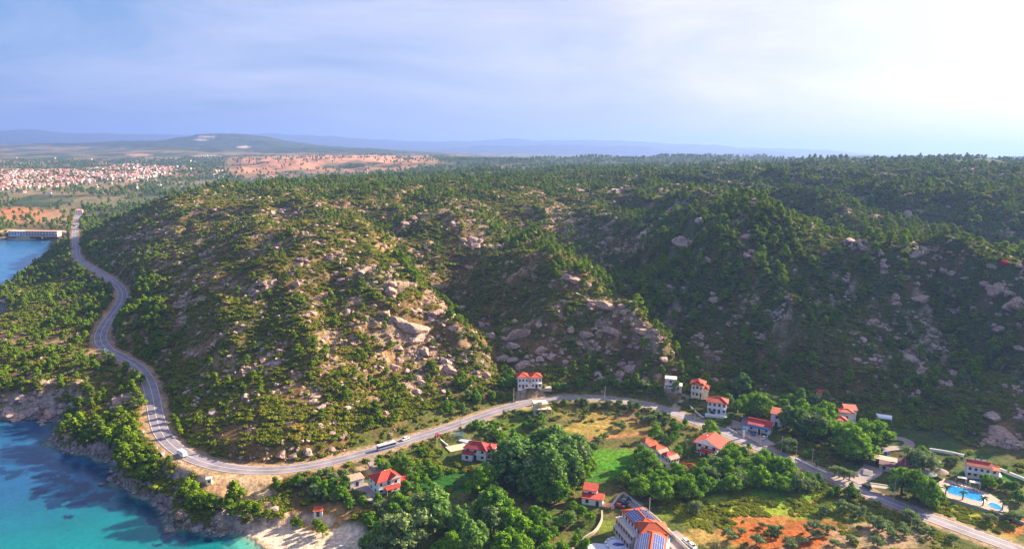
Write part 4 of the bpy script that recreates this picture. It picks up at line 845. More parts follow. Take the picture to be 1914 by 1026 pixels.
for q in ((1010,905,72,30,30,'poplar',17,22,.15,.6,1.35),(960,890,25,24,8,'poplar',15,20,.1,.5,1.3),(1055,890,30,25,9,'poplar',16,21,.3,.8,1.3),(1000,850,50,14,9,'broad',9,13,.1,.5),
          (905,930,16,12,4,'poplar',14,17,.85,1,1.3),(1040,935,40,12,9,'broad',8,12,.0,.4),(1100,900,14,16,4,'broad',7,10,.6,1),
          (820,985,16,10,4,'poplar',15,18,.4,.8,1.5),(792,990,16,10,5,'poplar',12,15,.5,.9,1.2),(757,1030,8,6,2,'poplar',14,16,.5,.9,.9),(726,1035,14,8,4,'poplar',9,12,.6,.9),(826,1035,25,8,6,'broad',8,10,.6,1),(865,1005,14,12,5,'poplar',14,17,.5,.9,1.1),(885,1040,18,10,5,'poplar',14,17,.8,1),
          (925,985,22,18,8,'poplar',13,17,.3,.7,1.3),(960,1000,25,14,7,'broad',8,12,.2,.7),(1010,995,60,26,26,'broad',6,9,.3,.9),(1000,1040,70,14,20,'broad',6,9,.4,1),(940,1035,40,12,10,'broad',7,10,.5,1),(1080,970,24,22,9,'broad',5,7,.2,.7),(1085,1020,18,12,5,'broad',5,7,.3,.8),
          (790,960,60,26,16,'broad',5,8,.0,.3),(740,960,50,20,14,'olive',4,6,.1,.6),(730,945,26,12,6,'olive',4,6,.4,.9),(760,985,50,20,12,'broad',4,7,.0,.3),(680,990,30,14,9,'broad',5,8,.3,.8),(660,1015,24,12,7,'broad',7,10,.8,1),(645,985,12,10,4,'broad',7,9,.7,1),(690,1030,30,8,7,'broad',6,8,.3,.8),
          (630,925,30,14,12,'broad',5,8,.2,.6),(645,945,34,12,10,'broad',4,6,.3,.8),(600,930,30,12,10,'olive',3,5,.1,.6),(570,915,24,10,8,'broad',4,6,.0,.4),(545,910,16,6,5,'broad',3,5,.1,.5),(620,895,30,8,9,'olive',4,6,.5,1),(650,885,16,6,5,'olive',3,5,.5,1),(575,975,14,6,5,'broad',4,6,.2,.6),
          (735,878,28,8,12,'broad',5,7,.5,.9),(765,870,20,8,7,'broad',4,6,.4,.8),(800,850,30,8,9,'broad',3,4,.2,.7),(800,885,50,14,22,'broad',3.5,5,.85,1),(790,905,30,10,10,'broad',4,6,.8,1),(770,925,18,10,6,'broad',6,8,.1,.5),
          (870,800,30,6,9,'broad',3,4.5,.3,.8),(910,810,34,10,18,'broad',3,5,.5,.9),(950,775,30,8,10,'olive',2.5,4,.5,.9),(1000,790,36,8,10,'broad',4,6,.3,.7),(1010,800,30,10,8,'broad',5,7,.5,.8),(940,825,40,10,14,'broad',4,6,.7,1),(900,825,20,8,6,'olive',3,4,.4,.9),
          (1060,752,40,5,10,'broad',2.5,4,.2,.6),(1100,758,30,6,8,'olive',3,4.5,.3,.8),(1150,760,60,6,16,'olive',3,4.5,.2,.8),(1090,780,60,16,12,'olive',2.5,4,.2,.8),(1180,790,50,20,14,'olive',3,4.5,.2,.7),(1120,830,50,12,9,'olive',3,5,.1,.5),(1100,845,30,10,7,'broad',4,6,.1,.4),(1225,790,24,14,9,'olive',3,5,.3,.7),
          (1240,780,30,8,8,'broad',4,5,.2,.6),(1265,795,18,12,6,'broad',4,6,.1,.5),(1215,820,10,6,3,'broad',8,9,.8,1),(1255,820,18,14,8,'broad',5,7,.1,.5),(1280,850,18,14,7,'broad',5,7,.2,.5),(1203,878,14,10,6,'broad',10,13,.2,.5,1.1),(1180,900,26,12,9,'broad',8,11,.6,.9),
          (1265,895,30,12,12,'broad',6,9,.3,.7),(1330,890,50,14,20,'broad',7,10,.3,.8),(1250,925,70,14,26,'broad',7,10,.3,.7,1.2),(1340,915,60,10,18,'broad',7,9,.5,.9,1.1),(1200,930,20,10,6,'broad',7,10,.5,.9),(1380,880,40,18,18,'broad',8,11,.7,1,1.1),(1430,895,50,20,26,'broad',8,11,.8,1,1.1),(1480,915,30,10,10,'broad',6,9,.8,1),
          (1395,850,40,10,10,'broad',5,7,.4,.8),(1520,905,50,10,14,'broad',4,6,.0,.3),(1580,930,40,8,12,'broad',4,6,.0,.3),(1290,955,20,8,5,'olive',4,6,.2,.7),(1260,985,12,10,5,'broad',5,7,.0,.3),
          (1327,812,7,4,3,'broad',11,13,.9,1),(1380,738,8,5,3,'poplar',12,14,.1,.3,1.4),(1350,735,20,8,6,'broad',6,8,.1,.3),(1420,785,16,6,5,'broad',12,15,.3,.7,1.1),(1400,770,30,10,10,'broad',6,8,.4,.7),(1475,810,25,10,8,'broad',12,14,.0,.15,1.1),(1520,810,34,16,14,'broad',12,15,.4,.8,1.1),(1500,770,40,10,12,'broad',9,12,.1,.5),
          (1600,852,36,12,12,'broad',13,16,.6,1,1.1),(1625,835,20,10,6,'broad',13,15,.8,1,1.1),(1570,835,20,10,6,'broad',11,14,.3,.6),(1550,790,20,10,6,'broad',8,10,.2,.5),(1718,884,12,6,4,'olive',11,13,.2,.5,1.2),(1700,930,20,12,6,'broad',12,15,.4,.9,1.1),(1725,950,18,10,6,'broad',11,14,.3,.8),(1750,940,12,8,4,'broad',7,9,.3,.6),
          (1645,865,16,5,4,'olive',5,6,.3,.6),(1650,838,20,6,6,'olive',4,5,.2,.5),(1660,815,16,8,5,'broad',4,6,.1,.3),(1855,912,14,6,5,'broad',6,8,.6,1),(1880,920,24,8,8,'broad',4,6,.2,.6),(1895,940,20,8,6,'broad',4,6,.3,.6),(1815,880,14,5,4,'olive',5,6,.2,.5),(1765,870,24,6,6,'olive',3,5,.3,.9),(1720,860,16,5,4,'broad',6,8,.1,.3),
          (1440,855,26,5,5,'broad',3,4,.2,.5),(1470,840,20,8,6,'olive',6,8,.2,.5),(1500,850,30,6,6,'broad',3,4,.1,.4),(1380,815,12,4,4,'broad',4,5,.5,.8),(1355,790,26,5,8,'broad',3,4.5,.2,.6),(1370,760,24,8,8,'broad',5,7,.3,.8),(1240,735,24,6,9,'broad',3,5,.2,.6),(1190,722,30,8,10,'broad',3,5,.3,.6),(1140,725,26,8,10,'broad',4,6,.3,.6),
          (1060,725,30,8,9,'broad',4,6,.2,.5),(950,725,16,6,6,'broad',7,9,.2,.5),(945,745,24,5,8,'broad',3,5,.2,.6),(900,745,30,12,14,'broad',4,6,.2,.6),(850,770,30,12,14,'broad',4,6,.2,.6),(1010,725,24,4,6,'broad',3,4,.2,.6),(1280,715,20,8,8,'broad',4,6,.2,.5),(1410,750,30,8,9,'broad',5,7,.1,.3),(1460,760,26,6,8,'broad',6,8,.1,.3)):
    stand(*q)
for u_, v_, h_ in ((1362,1008,4.5),(1385,998,3),(1415,1016,4),(1448,1000,4.5),(1475,1022,4),(1520,1000,6),(1548,995,4),(1632,985,5.5),(1650,992,5),(1668,1006,4),(1700,972,5),(1715,985,4),(1690,1000,4.5),(1735,1000,3.5),(1850,975,4),(1893,975,5),(1600,965,5),(1575,955,5),(1540,960,4),(1640,1020,4),(1780,1010,3),(1500,1015,3),(1425,985,2.5),(1590,1012,3),(1560,1020,3)):
    x_, y_, z_ = at(u_, v_); put('olive', x_, y_, z_-0.2, h_, random.uniform(.0, .5), sq=1.35)
# hedges and weeds in the valley, along the lower side of the road
x, y = sample(9000, 240, 460, 0.6, -22, 38); z = hgt(x, y); k = lowl(x, y, z) & ok(x, y, 6.2, 2.0); x, y, z = x[k], y[k], z[k]; u, v = proj(x, y, z)
rd_ = fld(ROADD, x, y); cov = fbm(x/14, y/14, 331, 3)
meadow = inpix(u, v, [(1095,835,1190,900),(800,885,880,930),(1240,945,1914,1030),(1060,775,1230,835)])
k = (((rd_ < 20) & (rng.random(len(x)) < 0.5)) | (cov > 0.50)) & (~meadow | (rng.random(len(x)) < 0.10)); x, y, z, u, v = (q[k] for q in (x, y, z, u, v))
for i in range(len(x)):
    h_ = 0.8+1.4*rng.random(); PL['shrub'].append((x[i], y[i], z[i]-0.1, h_, min(1, rng.beta(2, 2)*0.8+(0.3 if rng.random() < 0.12 else 0)), i % 6, (i*2.399) % 6.283, 1.2, 0.0))
# low growth in the meadow at the lower right
x, y = sample(9000, 240, 330, 0.3, 8, 38); z = hgt(x, y); u, v = proj(x, y, z); k = ok(x, y, 6.5) & inpix(u, v, [(1240,900,1560,1000),(1740,935,1914,1030),(1560,950,1700,1000)]) & (fbm(x/9, y/9, 335, 3) > 0.48) & ~inpix(u, v, [(1375,965,1570,1030)]); x, y, z = x[k], y[k], z[k]
for i in range(len(x)): PL['shrub'].append((x[i], y[i], z[i]-0.1, 0.45+0.5*rng.random(), 0.45+0.35*rng.random(), i % 6, (i*2.399) % 6.283, 1.8, 0.0))
# --- rocks: loose boulders over the hills
x, y = sample(168000, 250, 1250, 1.5); z = hgt(x, y); k = ok(x, y, 6.5, 2) & ~lowl(x, y, z); x, y, z = x[k], y[k], z[k]; u, v = proj(x, y, z); d = np.hypot(x, y)
g_ = fbm(x/22, y/22, 341, 3)*0.5+fld(rockn, x, y)*0.45; k = (rng.random(len(x)) < np.clip((g_-0.22)*1.4, 0.07, 1)*(1-0.7*((u < 290) & (v > 450) & (v < 620))))
x, y, z, d = x[k], y[k], z[k], d[k]; s_ = (0.4+1.7*rng.random(len(x))**3.5)*(1+0.8*sst(d, 450, 1100))
for i in range(len(x)): PL['boulder'].append((x[i], y[i], z[i]+0.15*s_[i], s_[i], rng.random()*0.6, i % 6, (i*2.399) % 6.283, 1.0+0.3*rng.random(), rng.normal()*0.35))
# rocks along the shore
LN = np.array([q for q in cst if q[1] < 900]); seg = np.cumsum(np.r_[0, np.hypot(*np.diff(LN, axis=0).T)])
for k_ in range(1250):
    s0 = random.uniform(0, seg[-1]); x_ = float(np.interp(s0, seg, LN[:,0])); y_ = float(np.interp(s0, seg, LN[:,1])); w_ = random.gauss(4, 6); x_ += random.uniform(0.3, 1)*w_*0.8; y_ += random.uniform(-.5, 1)*w_
    if float(fld(beach, np.array(x_), np.array(y_))) > 0.3: continue
    sd_ = float(fld(sdist, np.array(x_), np.array(y_)))
    if sd_ < -3.5 or sd_ > 16: continue
    r_ = random.uniform(.5, 1.2)+random.random()**4*2.4; zz = float(hgt(x_, y_)); put('slab', x_, y_, max(zz, -0.6)+r_*.1, r_, random.random()**2*0.6, tilt=random.uniform(-.35, .35))
for u_, v_, w_, t__ in ((338,968,26,1.0),(326,972,18,.2),(352,978,18,.5),(190,909,12,.1),(118,842,12,.1),(136,850,10,.2),(222,906,12,.2),(300,940,16,.2),(316,955,14,.2)):
    x_, y_, z_ = at(u_, v_); r_ = w_*0.5*0.24; put('slab', x_, y_, max(z_, -.3)+r_*.35, r_*1.3, t__, sq=.9, tilt=.5)
flush('pine', 'pine_tree', 'tree', 'pines on the hills and shore', lambda t, h: ('tall ' if h > 8 else '')+('dark green' if t < .35 else 'mid green' if t < .65 else 'yellow green'), 'dense scattered dark green pine wood covering the hills and plateau', 'pine_wood')
flush('broad', 'broadleaf_tree', 'tree', 'leafy trees in the valley', lambda t, h: ('tall ' if h > 10 else 'low ' if h < 5 else '')+('dark green' if t < .3 else 'mid green' if t < .65 else 'bright green'), 'leafy green trees and bushes filling the gaps between the valley trees', 'broadleaf_thicket')
flush('poplar', 'poplar_tree', 'tree', 'tall poplars in the valley', lambda t, h: 'tall '+('dark green' if t < .35 else 'grey green' if t < .7 else 'yellow green'), 'tall upright green trees', 'poplar_stand')
flush('olive', 'olive_tree', 'tree', 'small round orchard trees', lambda t, h: ('small ' if h < 4 else '')+('dark' if t < .3 else 'silvery' if t < .6 else 'pale green')+' round', 'small round orchard trees', 'olive_orchard')
flush('shrub', 'shrub', 'shrub', 'maquis shrubs', lambda t, h: ('low ' if h < 1.6 else 'rounded ')+('dark green' if t < .3 else 'olive green' if t < .75 else 'dry brown'), 'maquis of low rounded green, olive and dry brown shrubs covering the hills', 'maquis')
flush('boulder', 'boulder', 'boulder', 'granite boulders', lambda t, h: ('huge ' if h > 5 else 'large ' if h > 2.5 else 'small ')+('pale grey tan' if t < .3 else 'tan' if t < .6 else 'reddish tan')+' granite', 'loose tan granite boulders strewn over the hills', 'scattered_boulders')
flush('slab', 'shore_rock', 'rock', 'rocks along the shore', lambda t, h: ('big ' if h > 2 else 'small ')+('grey' if t < .3 else 'tan'), 'broken grey rocks lying along the waterline', 'shore_rubble')
# ------------------------------------------------------------------ small mesh kit
class MB:
    def __init__(s): s.v = []; s.f = []; s.mi = []
    def quad(s, *p, mi=0):
        k = len(s.v); s.v += [tuple(q) for q in p]; s.f.append(tuple(range(k, k+len(p)))); s.mi.append(mi)
    def box(s, x0, y0, z0, x1, y1, z1, mi=0):
        p = [(x, y, z) for z in (z0, z1) for y in (y0, y1) for x in (x0, x1)]; k = len(s.v); s.v += p
        for f in ((0, 2, 3, 1), (4, 5, 7, 6), (0, 1, 5, 4), (2, 6, 7, 3), (0, 4, 6, 2), (1, 3, 7, 5)): s.f.append(tuple(k+i for i in f)); s.mi.append(mi)
    def prism(s, pts, z0, z1, mi=0):
        n = len(pts); k = len(s.v); s.v += [(x, y, z0) for x, y in pts]+[(x, y, z1) for x, y in pts]
        s.f += [tuple(k+i for i in reversed(range(n))), tuple(k+n+i for i in range(n))]+[(k+i, k+(i+1) % n, k+n+(i+1) % n, k+n+i) for i in range(n)]; s.mi += [mi]*(n+2)
    def cyl(s, x, y, z0, z1, r0_, r1_=None, n=8, mi=0, ax='z'):
        r1_ = r0_ if r1_ is None else r1_; k = len(s.v)
        for z, r in ((z0, r0_), (z1, r1_)):
            for i in range(n):
                a_ = 2*math.pi*i/n; c_, s2 = math.cos(a_)*r, math.sin(a_)*r
                s.v.append((x+c_, y+s2, z) if ax == 'z' else (x+c_, z, y+s2) if ax == 'y' else (z, x+c_, y+s2))
        s.f += [tuple(k+i for i in reversed(range(n))), tuple(k+n+i for i in range(n))]+[(k+i, k+(i+1) % n, k+n+(i+1) % n, k+n+i) for i in range(n)]; s.mi += [mi]*(n+2)
    def build(s, name, mats, parent=None, loc=None, rz=None, bevel=0.0):
        me = bpy.data.meshes.new(name); me.from_pydata(s.v, [], s.f)
        mats = mats if isinstance(mats, (list, tuple)) else [mats]
        for m_ in mats: me.materials.append(m_)
        me.polygons.foreach_set('material_index', s.mi)
        bm = bmesh.new(); bm.from_mesh(me)
        if bevel: bmesh.ops.bevel(bm, geom=list(bm.edges), offset=bevel, segments=2, affect='EDGES', profile=0.6)
        bmesh.ops.recalc_face_normals(bm, faces=bm.faces); bm.to_mesh(me); bm.free()
        o = bpy.data.objects.new(name, me); link(o, parent)
        if loc is not None: o.location = loc
        if rz is not None: o.rotation_euler = (0, 0, rz)
        return o
def share(o, parent, loc=(0, 0, 0), rz=0.0):
    c = o.copy(); link(c, parent); c.location = loc; c.rotation_euler = (0, 0, rz)
    for ch in o.children: d_ = ch.copy(); link(d_, c); d_.matrix_parent_inverse = ch.matrix_parent_inverse
    return c
plaster = flat('white_plaster', (0.78, 0.74, 0.72), 0.8, 0.08, 0.6); cream = flat('cream_plaster', (0.70, 0.60, 0.42), 0.8, 0.08, 0.6); pinkp = flat('pale_pink_plaster', (0.66, 0.50, 0.42), 0.8, 0.1, 0.6)
concrete = flat('concrete', (0.50, 0.45, 0.42), 0.9, 0.15, 0.8); stone = flat('stone_wall', (0.45, 0.36, 0.29), 0.95, 0.3, 1.5)
glass = flat('window_glass', (0.02, 0.03, 0.05), 0.12, 0.1, 1.0, spec=0.8); wood = flat('brown_wood', (0.16, 0.075, 0.04), 0.7, 0.2, 2.0); dark = flat('dark_metal', (0.03, 0.03, 0.035), 0.5)
red_t = roof_tiles('red_tiles', (0.56, 0.034, 0.012)); org_t = roof_tiles('orange_tiles', (0.62, 0.095, 0.020)); crim_t = roof_tiles('crimson_tiles', (0.50, 0.022, 0.035)); pal_t = roof_tiles('pale_tiles', (0.72, 0.36, 0.28)); pur_t = roof_tiles('purple_tiles', (0.12, 0.025, 0.06)); grey_r = flat('flat_roof', (0.62, 0.52, 0.47), 0.9, 0.12, 0.5)
ridge_m = flat('ridge_caps', (0.62, 0.14, 0.06), 0.8)
def win_proto(w, h, name='window'):
    """a window set on the wall plane y=0, looking towards -y"""
    m_ = MB(); t = 0.08
    m_.box(-w/2-t, -0.06, -t, w/2+t, 0.02, 0, 0); m_.box(-w/2-t, -0.06, h, w/2+t, 0.02, h+t, 0); m_.box(-w/2-t, -0.06, 0, -w/2, 0.02, h, 0); m_.box(w/2, -0.06, 0, w/2+t, 0.02, h, 0); m_.box(-0.04, -0.05, 0, 0.04, 0.02, h, 0)
    f = m_.build(name, wood); p_ = MB(); p_.quad((-w/2, -0.015, 0), (w/2, -0.015, 0), (w/2, -0.015, h), (-w/2, -0.015, h)); g_ = p_.build('pane', glass, f)
    return f
_wp = {}
def add_win(par, w, h, loc, rz, name='window'):
    k = (name, w, h)
    if k not in _wp:
        f = win_proto(w, h, name); _wp[k] = f; f.parent = par; f.location = loc; f.rotation_euler = (0, 0, rz); return f
    return share(_wp[k], par, loc, rz)
def roof_geo(kind, w, d, z, rh, ov=0.6, th=0.22):
    m_ = MB(); a_, b_ = w/2+ov, d/2+ov
    if kind == 'flat':
        m_.box(-w/2-0.15, -d/2-0.15, z, w/2+0.15, d/2+0.15, z+0.35, 0); return m_
    if kind == 'hip':
        along = w >= d; k = (a_-b_) if along else (b_-a_)
        r1_, r2 = ((-k, 0), (k, 0)) if along else ((0, -k), (0, k)); c_ = [(-a_, -b_), (a_, -b_), (a_, b_), (-a_, b_)]
        T = [(x, y, z+th) for x, y in c_]; e1 = (*r1_, z+rh+th); e2 = (*r2, z+rh+th)
        if along: m_.quad(T[0], T[1], e2, e1); m_.quad(T[2], T[3], e1, e2); m_.quad(T[1], T[2], e2); m_.quad(T[3], T[0], e1)
        else: m_.quad(T[1], T[2], e2, e1); m_.quad(T[3], T[0], e1, e2); m_.quad(T[0], T[1], e1); m_.quad(T[2], T[3], e2)
        ends = [(T[0], e1), (T[3], e1 if along else e2), (T[1], e2 if along else e1), (T[2], e2), (e1, e2)]
    elif kind in ('gable', 'gable_y'):
        if kind == 'gable': T = [(-a_, -b_, z+th), (a_, -b_, z+th), (a_, b_, z+th), (-a_, b_, z+th)]; e1 = (-a_, 0, z+rh+th); e2 = (a_, 0, z+rh+th)
        else: T = [(a_, -b_, z+th), (a_, b_, z+th), (-a_, b_, z+th), (-a_, -b_, z+th)]; e1 = (0, -b_, z+rh+th); e2 = (0, b_, z+rh+th)
        m_.quad(T[0], T[1], e2, e1); m_.quad(T[2], T[3], e1, e2)
        # gable ends filled a little inside the eaves
        m_.quad(T[1], T[2], e2, mi=1); m_.quad(T[3], T[0], e1, mi=1); ends = [(e1, e2)]
    elif kind == 'shed':
        T = [(-a_, -b_, z+th), (a_, -b_, z+th), (a_, b_, z+rh+th), (-a_, b_, z+rh+th)]; m_.quad(*T); ends = []
        m_.quad((-a_, b_, z), (a_, b_, z), T[2], T[3]); m_.quad((-a_, -b_, z), T[0], T[3], (-a_, b_, z)); m_.quad((a_, -b_, z), (a_, b_, z), T[2], T[1])
        B = [(-a_, -b_, z), (a_, -b_, z), (a_, b_, z), (-a_, b_, z)]; m_.quad(*reversed(B)); m_.quad(B[0], B[1], T[1], T[0]); return m_
    B = [(x, y, z) for x, y, _ in T]; m_.quad(*reversed(B))
    for i in range(4): m_.quad(B[i], B[(i+1) % 4], T[(i+1) % 4], T[i])
    for p_, q_ in ends:      # ridge and hip caps as raised bars
        p_, q_ = Vector(p_), Vector(q_); dr = (q_-p_).normalized(); sd_ = dr.cross(Vector((0, 0, 1))).normalized()*0.13; u_ = Vector((0, 0, 0.12))
        m_.quad(p_-sd_, q_-sd_, q_-sd_+u_, p_-sd_+u_, mi=2); m_.quad(p_+sd_, p_+sd_+u_, q_+sd_+u_, q_+sd_, mi=2); m_.quad(p_-sd_+u_, q_-sd_+u_, q_+sd_+u_, p_+sd_+u_, mi=2)
    return m_
def volume(root, x, y, w, d, h, z0=0.0, roof='hip', rh=None, rm=None, wm=None, floors=2, sides='frlb', rz=0.0, ov=0.6, win=(1.1, 1.3), balcony=(), chim=None, step=3.2, door=True, wlabel=None):
    """one block of a building: walls, roof, windows, balconies"""
    rm = rm or red_t; wm = wm or plaster; m_ = MB(); m_.box(-w/2, -d/2, -1.2 if z0 == 0 else 0, w/2, d/2, h)
    wall_ = m_.build('wall', wm, root, (x, y, z0), rz)
    R_ = roof_geo(roof, w, d, h, rh if rh is not None else min(w, d)*0.26, ov).build('roof', [rm, wm, ridge_m], root, (x, y, z0), rz)
    if chim:
        m2 = MB(); m2.box(-0.35, -0.35, 0, 0.35, 0.35, 1.5); m2.box(-0.45, -0.45, 1.5, 0.45, 0.45, 1.65); c_ = m2.build('chimney', plaster, R_, (chim[0], chim[1], h+0.5))
    fh = h/floors
    for sd_, L_, rot in (('f', w, 0), ('r', d, math.pi/2), ('b', w, math.pi), ('l', d, -math.pi/2)):
        if sd_ not in sides: continue
        n = max(1, int(L_/step)); off = (d if sd_ in 'fb' else w)/2
        for fl in range(floors):
            for i in range(n):
                t = (i+0.5)/n*L_-L_/2; q = Vector((t, -off-0.004, fl*fh+0.95)); q.rotate(Matrix.Rotation(rot, 3, 'Z'))
                isd = door and fl == 0 and sd_ == 'f' and i == n//2
                if isd: q.z = 0.05
                q.rotate(Matrix.Rotation(rz, 3, 'Z')) if rz else None
                add_win(root, 1.1 if isd else win[0], 2.1 if isd else min(win[1], fh-1.4), (x+q.x, y+q.y, z0+q.z), rot+rz, 'door' if isd else 'window')
    for sd_ in balcony:
        L_ = w if sd_ in 'fb' else d; off = (d if sd_ in 'fb' else w)/2; rot = {'f': 0, 'r': math.pi/2, 'b': math.pi, 'l': -math.pi/2}[sd_]
        for fl in range(1, floors):
            m3 = MB(); m3.box(-L_/2, -off-1.5, fl*fh-0.1, L_/2, -off-0.003, fl*fh+0.1)
            for k in range(int(L_/0.9)+1): xx = -L_/2+k*L_/int(L_/0.9+.001 or 1) if L_ > .9 else 0; m3.box(xx-0.04, -off-1.48, fl*fh+0.1, xx+0.04, -off-1.40, fl*fh+0.95, 0)
            m3.box(-L_/2, -off-1.5, fl*fh+0.95, L_/2, -off-1.38, fl*fh+1.05); m3.build('balcony', plaster, root, (x, y, z0), rz+rot)
    return wall_, R_
def porch(root, x, y, w, d, h, rm, rz=0.0, roof='shed', rh=0.9, wm=None, z0=0.0):
    m_ = MB()
    for sx in (-1, 1):
        for sy in (-1, 1): m_.box(sx*(w/2-0.2)-0.15, sy*(d/2-0.2)-0.15, -0.8, sx*(w/2-0.2)+0.15, sy*(d/2-0.2)+0.15, h)
    p_ = m_.build('porch', wm or plaster, root, (x, y, z0), rz); roof_geo(roof, w, d, h, rh, 0.3).build('porch_roof', [rm, plaster, ridge_m], p_)
def house(name, label, u, v, rz, cat='house', group=None):
    x, y, z = at(u, v); return empty(name, (x, y, z+0.05), R(rz), label, cat, group)
G = 'red roofed houses along the valley road'
# red hip-roofed villa by the beach
h = house('villa', 'white two storey villa with red hip roof and low porch roof nearest the beach', 718, 912, 38, group=G); h.scale = (.86,)*3
volume(h, 0, 0, 11.5, 9.0, 6.2, roof='hip', rh=2.6, chim=(1.5, 1.5), balcony=('f',)); volume(h, 3.4, -2.6, 5.0, 6.4, 6.6, roof='gable_y', rh=1.5, sides='fr', door=False); porch(h, 7.3, -1.5, 3.4, 8.4, 2.7, red_t, R(90)); porch(h, 1.2, -6.4, 7.5, 3.2, 2.7, red_t)
h = house('outbuilding', 'small white outbuilding with pale pink roof left of the beach villa', 664, 905, 35, 'outbuilding'); volume(h, 0, 0, 6.2, 4.6, 3.0, roof='shed', rh=0.5, rm=pal_t, floors=1, sides='fr', ov=0.25)
h = house('villa', 'white villa with crimson hip roof beside a tan terrace below the road', 893, 853, -18, group=G)
volume(h, 0, 0, 10.5, 7.0, 5.0, roof='hip', rh=2.2, rm=crim_t); volume(h, -3.2, -4.4, 5.0, 2.8, 3.0, roof='shed', rh=1.0, rm=crim_t, floors=1, door=False, sides='f', ov=0.3); volume(h, 6.3, 0.8, 3.4, 5.0, 5.4, roof='hip', rh=1.0, rm=crim_t, sides='fr', door=False)
m_ = MB(); m_.box(-5.5, -3.2, -1.5, 5.5, 3.2, 0.25); x, y, z = at(857, 837); tag(m_.build('terrace', flat('tan_paving', (0.62, 0.40, 0.28), 0.9), None, (x, y, z+0.2), R(28)), 'tan paved terrace at the left of the crimson roofed villa', 'terrace')
m_ = MB(); m_.box(-2.5, -2, -1, 2.5, 2, 0.2); x, y, z = at(869, 824); rp = tag(m_.build('driveway_pad', flat('blue_grey_paving', (0.30, 0.38, 0.50), 0.9), None, (x, y, z+0.25), R(-30)), 'blue grey paved pad above the tan terrace', 'paving')
x, y, z = at(857, 817); sw = empty('swing_frame', (x, y, z), R(15), 'blue metal play frame standing above the tan terrace', 'play frame'); blue_m = flat('blue_metal', (0.10, 0.32, 0.60), 0.5)
for sx in (-2.2, 0, 2.2):
    m_ = MB(); m_.cyl(sx, -0.8, 0, 2.6, 0.09); m_.cyl(sx, 0.8, 0, 2.6, 0.09); m_.box(sx-.08, -.85, 1.3, sx+.08, .85, 1.42); m_.build('post', blue_m, sw)
m_ = MB(); m_.box(-2.4, -0.1, 2.55, 2.4, 0.1, 2.7); m_.box(-2.4, -.9, 1.3, 2.4, -.75, 1.42); m_.build('crossbar', blue_m, sw)
h = house('twin_house', 'pair of joined white houses with red roofs and arched balconies above the road', 989, 722, 8, group=G)
for sx, dz in ((-3.9, 0.3), (3.6, 0)): volume(h, sx, 0, 5.8, 6.5, 6.0+dz, roof='hip', rh=1.7, balcony=('f',), ov=0.5, sides='fr', win=(0.9, 1.2), step=1.9)
volume(h, 0, -0.6, 2.2, 5.2, 3.0, roof='flat', floors=1, sides='', rm=grey_r); m_ = MB(); m_.box(-3, -1.6, -2, 3, 1.6, 0); m_.build('forecourt', stone, h, (9.4, -1.5, -0.2))
h = house('unfinished_house', 'cream concrete house frame with open bays and flat roof beside the orchard', 1009, 772, 12)
fr = MB()
for zz in (0, 3.0, 6.0): fr.box(-3.8, -3.0, zz-0.15, 3.8, 3.0, zz+0.15)
for sx in (-3.6, -0.2, 3.6):
    for sy in (-2.8, 0, 2.8): fr.box(sx-0.2, sy-0.2, -1, sx+0.2, sy+0.2, 6.0)
fr.build('frame', cream, h); m_ = MB(); m_.box(-3.5, 0.2, 0.15, 3.5, 0.4, 2.85); m_.box(-3.5, 0.2, 3.15, 3.5, 0.4, 5.85); m_.box(-0.4, -2.6, 0.15, -0.2, 2.6, 2.85); m_.build('inner_wall', cream, h); m_ = MB(); m_.box(-1.6, -2.7, 6.15, 0.4, -0.8, 7.2); m_.build('stair_head', cream, h); m_ = MB(); m_.box(3.8, -3.0, 2.85, 5.6, 1.0, 3.05); m_.cyl(5.4, -2.8, -.5, 2.85, .15); m_.build('side_terrace', cream, h)
h = house('flat_roofed_house', 'pale two storey house with flat white roofs and open terraces on the hillside', 1257, 726, -14)
volume(h, -1.2, 0.8, 6.2, 5.0, 5.8, roof='flat', rm=plaster, wm=pinkp, balcony=('f',), sides='fr'); volume(h, 3.0, -1.2, 4.2, 5.0, 2.9, roof='flat', rm=plaster, wm=pinkp, floors=1, sides='fr', door=False); volume(h, -1, -3, 7, 3, 1.4, roof='flat', rm=pinkp, wm=stone, floors=1, sides='')
h = house('tall_house', 'tall cream house with stepped red hip roof above the side road', 1304, 738, -22, group=G)
volume(h, 0, 0, 6.6, 7.0, 7.0, roof='hip', rh=2.2, wm=cream, balcony=('f',), sides='fr', step=2.4, ov=0.8, chim=(0, 1)); volume(h, 4.4, 0, 2.4, 5.2, 5.0, roof='hip', rh=0.9, wm=cream, sides='r', door=False); volume(h, 0, -2.4, 3, 3, 8.0, roof='hip', rh=1.2, wm=cream, sides='f', door=False)
h = house('white_house', 'white two storey house with broad red hip roof and white balconies by the road junction', 1340, 768, -20, group=G)
volume(h, 0, 0, 9.6, 6.8, 5.8, roof='hip', rh=2.0, balcony=('f',), sides='fr', step=2.3, ov=0.8); m_ = MB(); m_.box(-5.5, -2.0, -2, 5.5, 2.0, 0.1); m_.build('terrace', plaster, h, (0, -5.6, 0))
